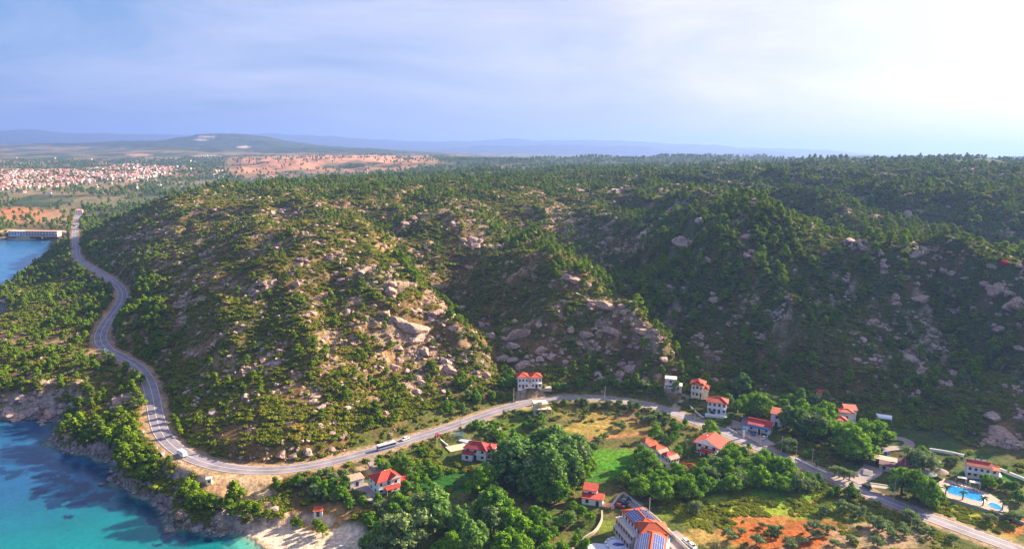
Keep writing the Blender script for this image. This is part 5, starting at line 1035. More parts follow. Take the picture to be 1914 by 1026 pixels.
# service station
h = house('service_station', 'roadside building with long crimson gable roof and blue canopy edge', 1419, 806, -32, 'service station')
volume(h, 0, 1.5, 11.0, 5.5, 3.6, roof='gable', rh=1.9, rm=crim_t, floors=1, ov=0.7); m_ = MB(); m_.box(-5.5, -4.6, 3.1, 5.5, -1.6, 3.7); m_.build('canopy', flat('blue_fascia', (0.05, 0.16, 0.42), 0.5), h); volume(h, -1, -2.9, 8, 1.4, 0.3, z0=3.75, roof='shed', rh=0.5, rm=crim_t, floors=1, sides='', ov=.2)
for sx in (-5, 0, 5): m_ = MB(); m_.box(sx-.2, -4.4, -.5, sx+.2, -4.0, 3.1); m_.build('pillar', plaster, h)
x, y, z = at(1390, 818); tp_ = empty('totem_sign', (x, y, z), R(-20), 'tall white post sign at the forecourt left of the service station', 'sign'); m_ = MB(); m_.box(-.45, -.15, 0, .45, .15, 5.2); m_.build('post', plaster, tp_); m_ = MB(); m_.box(-.8, -.22, 4.3, .8, .22, 5.8); m_.build('panel', blue_m, tp_)
h = house('white_house', 'white house with orange roof partly hidden by trees behind the service station', 1452, 793, -30, group=G); volume(h, 0, 0, 5.6, 5.0, 6.2, roof='shed', rh=1.6, rm=org_t, sides='fl'); volume(h, 3.8, 3.4, 5.4, 4.6, 6.6, roof='hip', rh=1.3, rm=crim_t, sides='f', door=False)
h = house('red_roofed_cottage', 'cottage with dark red hip roof among trees, lower left of a cluster of three', 1566, 806, -12, group=G); volume(h, 0, 0, 6.4, 5.6, 6.5, roof='hip', rh=1.7, sides='fr')
h = house('red_roofed_cottage', 'cottage with red roof in the middle of the tree hidden cluster', 1578, 797, -12, group=G); volume(h, 0, 0, 6.0, 4.6, 8.2, roof='hip', rh=1.2, sides='fr', floors=2)
h = house('red_roofed_cottage', 'small cottage with red roof at the top of the tree hidden cluster', 1586, 789, -12, group=G); volume(h, 0, 0, 5.4, 4.4, 7.4, roof='shed', rh=1.2, sides='fr', floors=2)
h = house('red_roofed_shed', 'lone small red roofed shed low on the shaded hillside', 1537, 741, -8, 'shed'); volume(h, 0, 0, 5.6, 3.4, 2.6, roof='shed', rh=0.7, floors=1, sides='f', ov=.3)
x, y, z = at(1650, 787); mq = empty('marquee', (x, y, z), R(-20), 'white marquee tent standing alone at the foot of the shaded hill', 'marquee')
m_ = MB(); n = 10; pts = [(-3.6, -2.2), (3.6, -2.2), (3.6, 2.2), (-3.6, 2.2)]; wt = flat('white_canvas', (0.80, 0.82, 0.86), 0.6)
for i in range(n):
    a0, a1 = math.pi*i/n, math.pi*(i+1)/n; p0 = (-math.cos(a0)*2.4, 2.2+math.sin(a0)*1.3); p1 = (-math.cos(a1)*2.4, 2.2+math.sin(a1)*1.3)
    m_.quad((-3.8, p0[0], p0[1]), (3.8, p0[0], p0[1]), (3.8, p1[0], p1[1]), (-3.8, p1[0], p1[1])); m_.quad((-3.8, 0, 2.2), (-3.8, p0[0], p0[1]), (-3.8, p1[0], p1[1])); m_.quad((3.8, 0, 2.2), (3.8, p1[0], p1[1]), (3.8, p0[0], p0[1]))
m_.build('canopy', wt, mq)
for sx, sy in pts: m_ = MB(); m_.cyl(sx, sy, -.3, 2.25, .08); m_.build('pole', plaster, mq)
h = house('chalet', 'large chalet with broad red gable roof in two halves just below the road', 1327, 845, -38, group=G)
volume(h, 0, 0, 10.5, 9.0, 5.2, roof='gable_y', rh=2.9, rm=red_t, sides='fr', ov=1.2, balcony=('f',), chim=(-2.2, 1.5)); volume(h, -6.2, 0, 2.4, 8.0, 2.8, roof='shed', rh=0.4, rm=crim_t, floors=1, sides='l', door=False, ov=.4); porch(h, 1.0, -6.0, 6.0, 2.4, 2.5, red_t)
# terraced row stepping down the slope
h = house('terraced_row', 'stepped row of small joined houses with orange roofs among gardens', 1232, 858, -58, 'terraced houses', G)
for i, (ux, uy, zz, mm) in enumerate(((-8.8, 0.2, 3.8, org_t), (-5.2, -0.4, 3.1, org_t), (-1.6, 0.3, 2.4, org_t), (2.0, -0.5, 1.4, pal_t), (5.4, 0.4, 0.8, crim_t), (8.6, -0.3, 0.2, pal_t))):
    volume(h, ux, uy, 3.3, 5.2, 4.2+zz*0.35, roof='gable_y' if i % 2 else 'hip', rh=1.2, rm=mm, sides='fr' if i == 5 else 'f', floors=2 if zz < 2 else 1, ov=0.3, step=1.6, win=(.8, 1.0))
    if i > 1: volume(h, ux, -3.9, 2.9, 2.4, 2.5, roof='flat', rm=pinkp, floors=1, sides='f', door=False, step=1.5)
h = house('red_roofed_cottage', 'low cottage showing only its dark red hip roof below the big chalet', 1289, 887, -15, group=G); volume(h, 0, 0, 8.2, 6.4, 3.0, roof='hip', rh=2.1, floors=1, sides='f', ov=.5)
h = house('red_roofed_farmhouse', 'small farmhouse with red stepped roofs in the middle of the green hollow', 1106, 936, -14, group=G); volume(h, -0.8, 1.6, 5.4, 4.0, 4.6, roof='shed', rh=1.3, sides='fr', floors=2, ov=.3); volume(h, 0.6, -1.8, 8.4, 3.6, 2.7, roof='shed', rh=0.9, floors=1, sides='f', ov=.35); m_ = MB(); m_.box(-2.6, -2, -1, 2.6, 2, .15); m_.build('patio', flat('terracotta_floor', (0.55, .28, .16), .9), h, (7.0, -1.8, 0.1))
h = house('hut', 'tiny hut with orange roof under trees beside the beach', 595, 962, 10, 'hut'); volume(h, 0, 0, 3.4, 2.6, 2.2, roof='shed', rh=.6, rm=org_t, floors=1, sides='f', ov=.25)
h = house('hut', 'open orange roofed shelter half hidden left of the farmhouse', 1056, 918, 25, 'shelter'); porch(h, 0, 0, 5, 3.4, 2.4, org_t, wm=wood)
# hotel with solar panels
def two(u1, v1, u2, v2, z):
    a_ = Vector((*onz(u1, v1, z), 0)); b_ = Vector((*onz(u2, v2, z), 0)); return a_, b_, math.atan2(b_.y-a_.y, b_.x-a_.x), (b_-a_).length
zh = at(1185, 985)[2]
HS = 0.84
a_, b_, th, L1 = two(1183, 946, 1217, 982, zh+8.5); L1 /= HS; c1 = (a_+b_)/2
ht = empty('hotel', (c1.x, c1.y, zh), th, 'long white terraced hotel with orange roofs covered in blue solar panels', 'hotel')
volume(ht, 0, 0, L1, 10.5, 8.6, roof='hip', rh=2.3, rm=org_t, floors=3, sides='fl', balcony=('f', ), step=2.6, ov=.5)
for k, (dd_, hh_) in enumerate(((6.9, 5.8), (9.2, 2.9))): volume(ht, 0.5*k, -dd_+0.1, L1-1.5*k, 3.2 if k == 0 else 2.0, hh_, roof='flat', rm=pinkp, wm=pinkp, floors=1 if k else 2, sides='f', door=False, step=2.4, win=(1.5, 1.6))
a2, b2, th2, L2 = two(1222, 986, 1213, 1046, zh+8.5); L2 /= HS; c2 = (a2+b2)/2
ht.scale = (HS, HS, HS); lw = Vector((c2.x-c1.x, c2.y-c1.y, 0))/HS; lw.rotate(Matrix.Rotation(-th, 3, 'Z'))
volume(ht, lw.x, lw.y, L2, 11.0, 8.6, roof='hip', rh=2.4, rm=org_t, floors=3, sides='frb', rz=th2-th, balcony=('f', 'b'), step=2.6, ov=.5)
ln = Vector((b_.x*.5+a2.x*.5-c1.x, b_.y*.5+a2.y*.5-c1.y, 0))/HS; ln.rotate(Matrix.Rotation(-th, 3, 'Z'))
volume(ht, ln.x, ln.y+0.3, 9.0, 11.6, 9.4, roof='hip', rh=2.6, rm=org_t, floors=3, sides='f', door=False, rz=(th2-th)*0.5, ov=.6, step=2.6)
b = NT('solar_panel'); t_ = b.n('ShaderNodeTexCoord').outputs['Object']; sp_ = b.n('ShaderNodeSeparateXYZ'); b.l(t_, sp_.inputs[0])
p = b.n('ShaderNodeBsdfPrincipled', i_Roughness=0.12); p.inputs['Base Color'].default_value = (0.012, 0.03, 0.20, 1); p.inputs['Coat Weight'].default_value = 1.0; b.l(p.outputs[0], b.out.inputs[0]); solar = b.m; alu = flat('panel_frame', (0.45, 0.48, 0.6), .4)
def panels(cx_, cy_, L_, rz, off0, off1, n, rows_, slope):
    """one row of panels on one side of a roof; slope = rise per metre towards the ridge"""
    for i in range(n):
        for j in range(rows_):
            w_ = L_/n; y0 = off0+(off1-off0)*j/rows_; y1 = off0+(off1-off0)*(j+1)/rows_; x0 = -L_/2+i*w_; zA = 9.08+slope*(5.7-abs(y0)); zB = 9.08+slope*(5.7-abs(y1)); g_ = .07; s_ = 1 if y1 > y0 else -1
            m_ = MB(); m_.quad((x0+g_, y0+g_*s_, zA), (x0+w_-g_, y0+g_*s_, zA), (x0+w_-g_, y1-g_*s_, zB), (x0+g_, y1-g_*s_, zB), mi=0); m_.quad((x0, y0, zA-.03), (x0+w_, y0, zA-.03), (x0+w_, y1, zB-.03), (x0, y1, zB-.03), mi=1)
            m_.build('solar_panel', [solar, alu], ht, (cx_, cy_, 0), rz)
panels(-0.8, 0, L1*0.52, 0, -5.2, -0.9, 6, 4, 0.40); panels(-0.8, 0, L1*0.52, 0, 5.2, 0.9, 3, 4, 0.40)
panels(lw.x-0.5, lw.y, L2*0.55, th2-th, -5.3, -0.9, 2, 5, 0.40); panels(lw.x-0.5, lw.y, L2*0.55, th2-th, 5.3, 0.9, 2, 5, 0.40)
# round pool terrace of the hotel
x, y, z = at(1156, 1018); pt = empty('round_pool_terrace', (x, y, z+.25), 0, 'round pale paved terrace with a small blue pool below the hotel', 'pool'); pavm = flat('pale_blue_paving', (0.55, 0.56, 0.66), .8)
m_ = MB(); m_.cyl(0, 0, -1.5, 0, 5.2, n=36); m_.build('paving', pavm, pt); b = NT('pool_water'); g = b.n('ShaderNodeTexCoord').outputs['Object']; nn_ = b.noise(g, 1.4, 3.0); c = b.mix(b.ramp(nn_, .35, .65), (0.01, 0.19, 0.50), (0.03, 0.30, 0.62)); p = b.n('ShaderNodeBsdfPrincipled', i_Roughness=0.08); b.l(c, p.inputs['Base Color']); b.l(p.outputs[0], b.out.inputs[0]); poolm = b.m
deepb = flat('dark_blue_tiles', (0.015, 0.04, 0.26), .15)
m_ = MB(); pts = [(math.cos(a__)*(1.7+0.5*math.cos(2*a__))*1.1, math.sin(a__)*(1.1+.25*math.cos(3*a__))) for a__ in np.linspace(0, 6.283, 22, endpoint=False)]; m_.prism(pts, .01, .06); m_.build('pool', deepb, pt)
x, y, z = at(1117, 1024); m_ = MB(); m_.prism([(-3.6, -3), (3.2, -3), (3.8, .5), (2.6, 2.6), (-1, 3), (-3.6, 1.2)], -1.5, 0); tag(m_.build('paved_terrace', pavm, None, (x, y, z+.3)), 'pale paved terrace left of the round pool terrace', 'terrace')
# restaurant at the road
x, y, z = at(1655, 874); th = R(-30); rs = empty('restaurant', (x, y, z), th, 'long restaurant with flat tan terrace roof and purple tiled end by the road', 'restaurant')
volume(rs, -1.5, 2.4, 15.0, 5.0, 3.3, roof='flat', rm=flat('tan_roof', (.52, .34, .28), .9), wm=wood, floors=1, sides='f', step=2.0, win=(1.5, 1.6)); volume(rs, 7.4, 0.3, 4.6, 9.0, 3.6, roof='gable_y', rh=1.3, rm=pur_t, wm=wood, floors=1, sides='fr', door=False); volume(rs, 1.5, -2.4, 8.0, 3.2, 2.8, roof='shed', rh=.7, rm=pur_t, wm=stone, floors=1, sides='f', ov=.3)
x, y, z = at(1618, 862); pg = empty('pergola', (x, y, z), R(40), 'timber pergola at the left end of the restaurant', 'pergola')
for sx in (-3, 0, 3):
    for sy in (-1.4, 1.4): m_ = MB(); m_.box(sx-.1, sy-.1, -.5, sx+.1, sy+.1, 2.5); m_.build('post', wood, pg)
for k in range(9): m_ = MB(); m_.box(-3.2+k*.8, -1.8, 2.5, -3.05+k*.8, 1.8, 2.65); m_.build('beam', pinkp, pg)
x, y, z = at(1622, 884); st = tag(empty('steps', (x, y, z), R(-30)), 'wide pale steps in front of the restaurant', 'steps')
for k in range(6): m_ = MB(); m_.box(-1.8, k*.6-2, -.8, 1.8, k*.6-1.45, .1+k*.16); m_.build('step', stone if k % 2 else concrete, st)
x, y, z = at(1645, 918); gz = empty('canopy_shelter', (x, y, z), R(-18), 'cream ridged canopy shelter beside the road below the restaurant', 'canopy'); roof_geo('gable', 7.6, 4.0, 2.4, .7, .1, .06).build('canopy', [cream, cream, cream], gz)
for sx in (-3.6, 0, 3.6):
    for sy in (-1.9, 1.9): m_ = MB(); m_.cyl(sx, sy, -.4, 2.42, .07); m_.build('pole', plaster, gz)
h = house('resort_villa', 'large white villa with orange red roofs, arched terraces and roof tanks above the pool', 1832, 890, -24, group=G); h.scale = (.84,)*3
volume(h, -1.5, 0.5, 10.5, 7.2, 6.0, roof='gable', rh=2.0, rm=red_t, sides='fr', balcony=('f',), step=2.4, ov=.5); volume(h, 5.6, 1.6, 4.2, 6.6, 5.0, roof='gable', rh=1.2, rm=org_t, sides='fr', door=False, ov=.4); volume(h, 8.4, 2.0, 1.6, 5.0, 1.6, roof='flat', rm=plaster, floors=1, sides='')
for k, sx in enumerate((-4.2, -1.6, 1.0)): m_ = MB(); m_.cyl(1.6, 8.3, sx-.9, sx+.9, .38, n=10, ax='x'); m_.box(sx-1, .7, 7.2, sx+1, 1.9, 7.5); m_.build('water_tank', alu, h)
# pool with deck, at its real place
zp = at(1800, 922)[2]+.35
def poly_at(px, z): return [tuple(onz(u_, v_, z)) for u_, v_ in px]
deck = MB(); deck.prism(poly_at([(1740,912),(1764,893),(1800,903),(1850,922),(1884,944),(1886,958),(1850,952),(1800,937),(1765,926)], zp), zp-2.2, zp); dk = empty('pool_terrace', (0, 0, 0), 0, 'paved resort pool terrace with a long blue pool and a small round ended pool', 'pool'); deck.build('deck', flat('sandy_paving', (.40, .29, .24), .85), dk)
for nm, px in (('pool', [(1768,912),(1776,907),(1800,912),(1822,919),(1836,925),(1840,934),(1834,938),(1815,933),(1790,926),(1771,920)]), ('small_pool', [(1847,941),(1853,938),(1864,942),(1873,948),(1872,953),(1862,951),(1853,947)])):
    P_ = poly_at(px, zp); cx_ = sum(q[0] for q in P_)/len(P_); cy_ = sum(q[1] for q in P_)/len(P_); m_ = MB(); m_.prism([(cx_+(a-cx_)*1.05, cy_+(b2_-cy_)*1.09) for a, b2_ in P_], zp+.004, zp+.10); o_ = m_.build(nm, plaster, dk); m_ = MB(); m_.prism(P_, zp+.01, zp+.13); m_.build('water', poolm, o_)
def lounger_proto():
    r_ = empty('sun_lounger', (0, 0, 0)); m_ = MB(); m_.box(-.35, -1, .28, .35, .3, .38); m_.quad((-.35, .3, .38), (.35, .3, .38), (.35, .95, .85), (-.35, .95, .85)); m_.quad((-.35, .3, .30), (-.35, .95, .77), (.35, .95, .77), (.35, .3, .30)); m_.build('bed', plaster, r_)
    for sx, sy in ((-.3, -.9), (.3, -.9), (-.3, .25), (.3, .25)): m_ = MB(); m_.box(sx-.04, sy-.04, 0, sx+.04, sy+.04, .28); m_.build('leg', alu, r_)
    return r_
def tree_copy(o, loc, rz, label, group=None, cat=None):
    c = o.copy(); C.objects.link(c); c.location = loc; c.rotation_euler = (0, 0, rz); tag(c, label, cat or o.get('category'), group)
    for ch in o.children:
        d_ = ch.copy(); link(d_, c)
        for g_ in ch.children: e_ = g_.copy(); link(e_, d_)
    return c
lg = lounger_proto(); ORD = ['first','second','third','fourth','fifth','sixth','seventh','eighth','ninth','tenth','eleventh','twelfth','thirteenth','fourteenth','fifteenth','sixteenth']
LSP = [(1781,904),(1786,905.5),(1793,907.5),(1798,909),(1805,911),(1811,913),(1818,915),(1824,917),(1829,919.5),(1753,911),(1757,913.5),(1760,910)]
for i, (u_, v_) in enumerate(LSP):
    x, y = onz(u_, v_, zp); l_ = ('white sun lounger above the long pool, %s from the left' % ORD[i]) if i < 9 else 'white sun lounger at the left end of the pool terrace, %s of three' % ORD[i-9]
    if i == 0: lg.location = (x, y, zp); lg.rotation_euler = (0, 0, R(160)); tag(lg, l_, 'sun lounger', 'loungers on the resort pool terrace')
    else: tree_copy(lg, (x, y, zp), R(160) if i < 9 else R(60), l_, 'loungers on the resort pool terrace', 'sun lounger')
for i in range(12):
    a__ = 0.5+i*0.5; x, y, z = at(1156, 1018); tree_copy(lg, (x+math.cos(a__)*4.5, y+math.sin(a__)*4.5, z+.25), a__+math.pi/2-1.57, 'white sun lounger on the rim of the round terrace, %s clockwise position counted from right' % ORD[11-i], 'loungers around the round terrace', 'sun lounger')
for i, (u_, v_) in enumerate(((632,1016),(640,1020))): x, y, z = at(u_, v_); tree_copy(lg, (x, y, z), R(-50), 'pale wooden lounger lying on the beach, %s of two' % ('left', 'right')[i], 'loungers on the beach', 'sun lounger')
for i, (u_, v_, rot) in enumerate(((1796,901,-22),(1821,910,-22))):
    x, y = onz(u_, v_, zp); o_ = empty('white_pergola', (x, y, zp), R(rot), 'white flat topped shade pergola behind the loungers, %s of two' % ('left', 'right')[i], 'pergola', 'white pergolas by the pool')
    m_ = MB()
    for k in range(7): m_.box(-1.9, -1.1+k*.34, 2.3, 1.9, -.95+k*.34, 2.4)
    m_.build('slats', plaster, o_)
    for sx in (-1.8, 1.8):
        for sy in (-1, 1): m_ = MB(); m_.box(sx-.07, sy-.07, 0, sx+.07, sy+.07, 2.3); m_.build('post', plaster, o_)
for i, (u_, v_, mm) in enumerate(((1755,889,flat('thatch', (.24, .19, .15), .95, .3, 2)), (1733,893,flat('grey_thatch', (.17, .20, .16), .95, .3, 2)))):
    x, y, z = at(u_, v_); o_ = empty('thatched_parasol', (x, y, z), 0, 'wide round thatched parasol beside the pool terrace, %s' % ('brown, the right one', 'grey green, the left one')[i], 'parasol', 'thatched parasols'); m_ = MB(); m_.cyl(0, 0, 2.3, 3.5, 3.6, .3, 20); m_.build('canopy', mm, o_); m_ = MB(); m_.cyl(0, 0, -.5, 3.0, .15); m_.build('pole', wood, o_)
# palms
def palm_proto():
    r_ = empty('palm_tree', (0, 0, 0)); m_ = MB(); m_.cyl(0, 0, -.5, 3.1, .26, .2); m_.build('trunk', bark, r_); m_ = MB(); rr_ = random.Random(4)
    for k in range(20):
        a__ = k*2.4; el = rr_.uniform(-.1, 1.0); L_ = rr_.uniform(1.7, 2.3); pr = None
        for j in range(6):
            t = j/5; rr2 = L_*t; zz = 3.1+math.sin(el)*rr2-1.25*t*t*L_*.55; w_ = .36*(1-t)**.6*min(1, t*4+.25); p0 = Vector((math.cos(a__)*rr2*math.cos(el*.6), math.sin(a__)*rr2*math.cos(el*.6), zz)); s_ = Vector((-math.sin(a__), math.cos(a__), 0))*w_; cur = (p0-s_-Vector((0, 0, w_*.5)), p0, p0+s_-Vector((0, 0, w_*.5)))
            if pr: m_.quad(pr[0], cur[0], cur[1], pr[1]); m_.quad(pr[1], cur[1], cur[2], pr[2])
            pr = cur
    o_ = m_.build('crown', L_palm, r_); o_['tint'] = .5; return r_
pm = palm_proto(); PSP = [(1735,908,'at the far left of the pool terrace'),(1746,916,'left of the pool, second of the row'),(1767,926,'at the left end of the long pool'),(1799,934,'in front of the middle of the long pool'),(1837,945,'between the two pools'),(1873,954,'right of the small pool'),(1787,904,'behind the loungers'),(1525,875,'by the roadside wall left of the restaurant')]
for i, (u_, v_, l_) in enumerate(PSP):
    x, y, z = at(u_, v_)
    if i: c_ = tree_copy(pm, (x, y, max(z, zp if i < 7 else z)), i*1.3, 'palm tree with arching fronds '+l_, 'palms at the resort', 'palm')
    else: pm.location = (x, y, z); tag(pm, 'palm tree with arching fronds '+l_, 'palm', 'palms at the resort')
    (c_ if i else pm).scale = (1.05, 1.05, random.uniform(1.0, 1.3))
for i, (u_, v_) in enumerate(((1560,890),(1568,892.5),(1577,896),(1587,898.5))):
    x, y, z = at(u_, v_); r_ = empty('street_tree', (x, y, z), i*1.7, 'pollarded roadside tree with bare trunk before the restaurant, %s from left' % ORD[i], 'tree', 'roadside trees'); r_.scale = (5.2, 5.2, 5.2)
    m_ = MB(); m_.cyl(0, 0, -.1, .62, .055, .04); m_.build('trunk', bark, r_); o_ = bpy.data.objects.new('crown', PROTO['olive'][i % 3][0]); link(o_, r_); o_['tint'] = .75; o_.scale = (1.1, 1.1, .8); o_.location = (0, 0, .22)
for (u_, v_, s_, l_) in ((817,818,2.6,'crimson flowering bush beside the road above the tan terrace'),(1468,830,3.6,'round crimson flowering tree right of the service station'),(1877,497,3.6,'single crimson leaved tree on the crest at far right')):
    x, y, z = at(u_, v_); o_ = bpy.data.objects.new('flowering_tree', crown_mesh('flowering_tree', rclumps(3, 7, .35, .3, .8, .25, .35), 420, .07, 8, L_red)); link(o_); o_.location = (x, y, z-.2); o_.scale = (s_,)*3; o_['tint'] = .4; tag(o_, l_, 'tree')
# walls and fences
def wall_line(px, h_, th_, mat, label, name='garden_wall', cat='wall'):
    P = ground_line(px, 5); m_ = MB(); L_ = offs(P, -th_/2); R_ = offs(P, th_/2)
    for i in range(len(P)-1):
        z0_, z1_ = hgt(P[i,0], P[i,1]), hgt(P[i+1,0], P[i+1,1])
        a_, b_, c_, d_ = (L_[i,0], L_[i,1]), (L_[i+1,0], L_[i+1,1]), (R_[i+1,0], R_[i+1,1]), (R_[i,0], R_[i,1])
        m_.quad((*a_, z0_-1), (*b_, z1_-1), (*b_, z1_+h_), (*a_, z0_+h_)); m_.quad((*d_, z0_-1), (*d_, z0_+h_), (*c_, z1_+h_), (*c_, z1_-1)); m_.quad((*a_, z0_+h_), (*b_, z1_+h_), (*c_, z1_+h_), (*d_, z0_+h_))
    m_.quad((*L_[0,:2], float(hgt(P[0,0], P[0,1]))-1), (*L_[0,:2], float(hgt(P[0,0], P[0,1]))+h_), (*R_[0,:2], float(hgt(P[0,0], P[0,1]))+h_), (*R_[0,:2], float(hgt(P[0,0], P[0,1]))-1))
    return tag(m_.build(name, mat), label, cat)
wall_line([(1737,842),(1770,847),(1802,854)], 1.3, .5, plaster, 'long white boundary wall at the foot of the shaded hill'); wall_line([(1866,878),(1890,888),(1935,909)], 1.3, .5, plaster, 'white boundary wall right of the resort villa')
wall_line([(1125,958),(1124,975),(1112,995),(1090,1010),(1068,1030)], 1.2, .6, stone, 'curved stone retaining wall left of the hotel'); wall_line([(1163,925),(1152,936),(1141,952)], 1.2, .9, stone, 'short stone wall up to the hotel parking')
wall_line([(1165,925),(1190,945),(1222,968),(1258,1003),(1292,1036)], 1.5, .35, concrete, 'long dark boundary wall behind the hotel and its parking'); wall_line([(819,821),(829,828),(838,835)], .9, .4, plaster, 'white garden wall leading from the red bush to the terrace')
wall_line([(700,937),(702,945),(709,955)], .7, .4, plaster, 'low white bent garden wall in front of the beach villa'); wall_line([(1487,858),(1510,869),(1545,885)], .8, .5, plaster, 'low white wall on the upper side of the road before the restaurant')
wall_line([(1345,793),(1362,802),(1378,811)], .9, .4, plaster, 'white roadside wall below the white balconied house'); wall_line([(1770,933),(1820,948),(1880,968),(1914,980)], 1.1, .6, stone, 'stone retaining wall along the lower edge of the pool terrace')
wall_line([(1290,760),(1306,775),(1316,782)], .7, .4, plaster, 'short white wall at the side road junction')
# side roads, drives, yards
drive([(690,856),(697,868),(706,878),(712,888),(714,893)], 3.6, asph2); drive([(672,905),(680,918),(694,928),(708,932)], 6.5, paving, 'villa_yard')
drive([(1303,783),(1315,795),(1320,812),(1322,822)], 3.6, asph2); drive([(908,783),(918,792),(936,803)], 3.4, asph2)
drive([(1345,800),(1362,790),(1378,795),(1395,808),(1418,822),(1440,834)], 8.0, paving, 'forecourt'); drive([(1378,800),(1392,790),(1392,778)], 3.5, asph2); drive([(1590,898),(1612,890),(1626,882),(1634,872)], 8.5, paving, 'forecourt'); drive([(1640,845),(1668,838),(1690,838),(1700,830),(1690,822),(1665,818)], 4.5, asph2)
drive([(1480,860),(1520,876),(1560,893),(1590,908)], 5.0, paving, 'forecourt'); drive([(1247,995),(1262,1008),(1285,1030)], 9.0, asph2, 'car_park'); drive([(1160,930),(1178,938),(1196,948)], 6.0, asph2, 'car_park'); drive([(1225,880),(1220,855),(1228,840),(1240,820)], 2.4, asph2) if False else None
drive([(1725,905),(1765,925),(1820,945),(1880,963),(1930,978)], 3.0, paving) if False else None
# ------------------------------------------------------------------ vehicles
tyre = flat('tyre', (.015, .015, .016), .9); rimm = flat('rim', (.5, .5, .52), .35, metal=.6)
PAINT = {k: flat('paint_'+k, c_, .25, .03, 1, spec=.6) for k, c_ in dict(white=(.80, .80, .82), silver=(.45, .46, .50), black=(.02, .02, .025), blue=(.03, .08, .30), red=(.45, .03, .03), grey=(.16, .17, .19)).items()}
def wheels(r_, xs, w_, rad):
    for x_ in xs:
        for s_ in (-1, 1):
            m_ = MB(); y_ = s_*w_/2; m_.cyl(x_, rad, y_-.12, y_+.12, rad, n=14, ax='y'); wh = m_.build('wheel', tyre, r_); m_ = MB(); m_.cyl(x_, rad, y_-.13*1.05, y_+.13*1.05, rad*.58, n=10, ax='y'); m_.build('rim', rimm, wh)
def car_proto(van=False):
    r_ = empty('parked_car', (0, 0, 0)); m_ = MB()     # side profile along x, extruded over y
    prof = [(-2.1, .35), (2.1, .35), (2.15, .75), (1.25, .95), (.55, 1.45), (-1.2, 1.48), (-1.95, 1.0), (-2.15, .85)] if not van else [(-2.4, .35), (2.4, .35), (2.45, .95), (1.9, 1.2), (1.3, 1.95), (-2.35, 2.0), (-2.45, .9)]
    k = len(prof)
    w0, w1 = .88, .70
    wy = [w1 if z_ > 1.3 else w0 for _, z_ in prof]
    v0 = [(x_, -w_, z_) for (x_, z_), w_ in zip(prof, wy)]; v1 = [(x_, w_, z_) for (x_, z_), w_ in zip(prof, wy)]
    m_.v = v0+v1; m_.f = [tuple(range(k))[::-1], tuple(range(k, 2*k))]+[(i, (i+1) % k, k+(i+1) % k, k+i) for i in range(k)]; m_.mi = [0]*len(m_.f)
    bd = m_.build('body', PAINT['white'], r_, bevel=.05)
    g_ = MB()
    if van: g_.quad((1.93, -.72, 1.22), (1.93, .72, 1.22), (1.36, .64, 1.9), (1.36, -.64, 1.9)); g_.quad((.4, -.885, 1.1), (1.6, -.885, 1.1), (1.2, -.76, 1.75), (.4, -.76, 1.75)); g_.quad((.4, .885, 1.1), (.4, .76, 1.75), (1.2, .76, 1.75), (1.6, .885, 1.1))
    else:
        g_.quad((1.28, -.74, .99), (1.28, .74, .99), (.60, .64, 1.46), (.60, -.64, 1.46)); g_.quad((-1.28, -.64, 1.47), (-1.28, .64, 1.47), (-1.97, .74, 1.03), (-1.97, -.74, 1.03))
        for s_ in (-1, 1): g_.quad((1.05, s_*.87, 1.0), (.5, s_*.745, 1.38), (-1.15, s_*.745, 1.40), (-1.7, s_*.87, 1.02))
    g_.build('windows', glass, r_); wheels(r_, (-1.35, 1.35) if not van else (-1.5, 1.5), 1.66, .33)
    for s_ in (-1, 1): m_ = MB(); m_.box(2.05 if not van else 2.38, s_*.6-.17, .62, 2.17 if not van else 2.47, s_*.6+.17, .76); m_.build('headlight', alu, r_)
    return r_
carp = car_proto(); vanp = car_proto(True); used_p = {}
_pb = {}
def put_car(u, v, u2, v2, label, colr='white', van=False, name='parked_car', cat='car', z=None, group='parked and driving cars'):
    x, y, z_ = at(u, v) if z is None else (*onz(u, v, z), z); x2, y2 = onz(u2, v2, z_); rz = math.atan2(y2-y, x2-x); src = vanp if van else carp
    if id(src) not in used_p: used_p[id(src)] = 1; c_ = src; c_.location = (x, y, z_); c_.rotation_euler = (0, 0, rz); tag(c_, label, cat, group)
    else: c_ = tree_copy(src, (x, y, z_), rz, label, group, cat)
    c_.name = name
    if colr != 'white':
        for ch in c_.children:
            if ch.name.startswith('body'):
                k = (van, colr)
                if k not in _pb: me = ch.data.copy(); me.materials[0] = PAINT[colr]; _pb[k] = me
                ch.data = _pb[k]
    c_.location.z = z_+.02
    if fld(ROADD, np.array(x), np.array(y)) < 4: c_.location.z = float(z_)+.14
put_car(197,657,230,668,'white car driving round the bend above the headland track','white',name='car')
put_car(757,822,740,829,'white car following behind the coach on the road','white',name='car')
put_car(722,872,728,868,'silver car parked where the beach villa drive leaves the road','silver'); put_car(653,938,662,935,'white car parked under trees left of the beach villa garden','white')
for i, (u_, v_, k_) in enumerate(((1171,934,'black'),(1168,938,'grey'),(1165,942,'black'))): put_car(u_, v_, u_+8, v_+2, 'dark car parked behind the hotel, %s of three' % ('farthest', 'middle', 'nearest')[i], k_)
put_car(1158,947,1166,949,'red car parked at the left corner of the hotel','red'); put_car(1207,957,1214,963,'white car parked against the wall behind the hotel','white'); put_car(1247,1006,1250,1012,'black car parked at the right side of the hotel','black')
put_car(1283,1014,1291,1021,'white car in the hotel car park, upper of the pair','white'); put_car(1294,1022,1302,1029,'white car in the hotel car park, lower of the pair','white')
put_car(1428,820,1434,817,'white car on the service station forecourt','white'); put_car(1407,812,1404,806,'blue car under the service station canopy edge','blue'); put_car(1389,805,1388,800,'silver car parked beside the white post sign','silver')
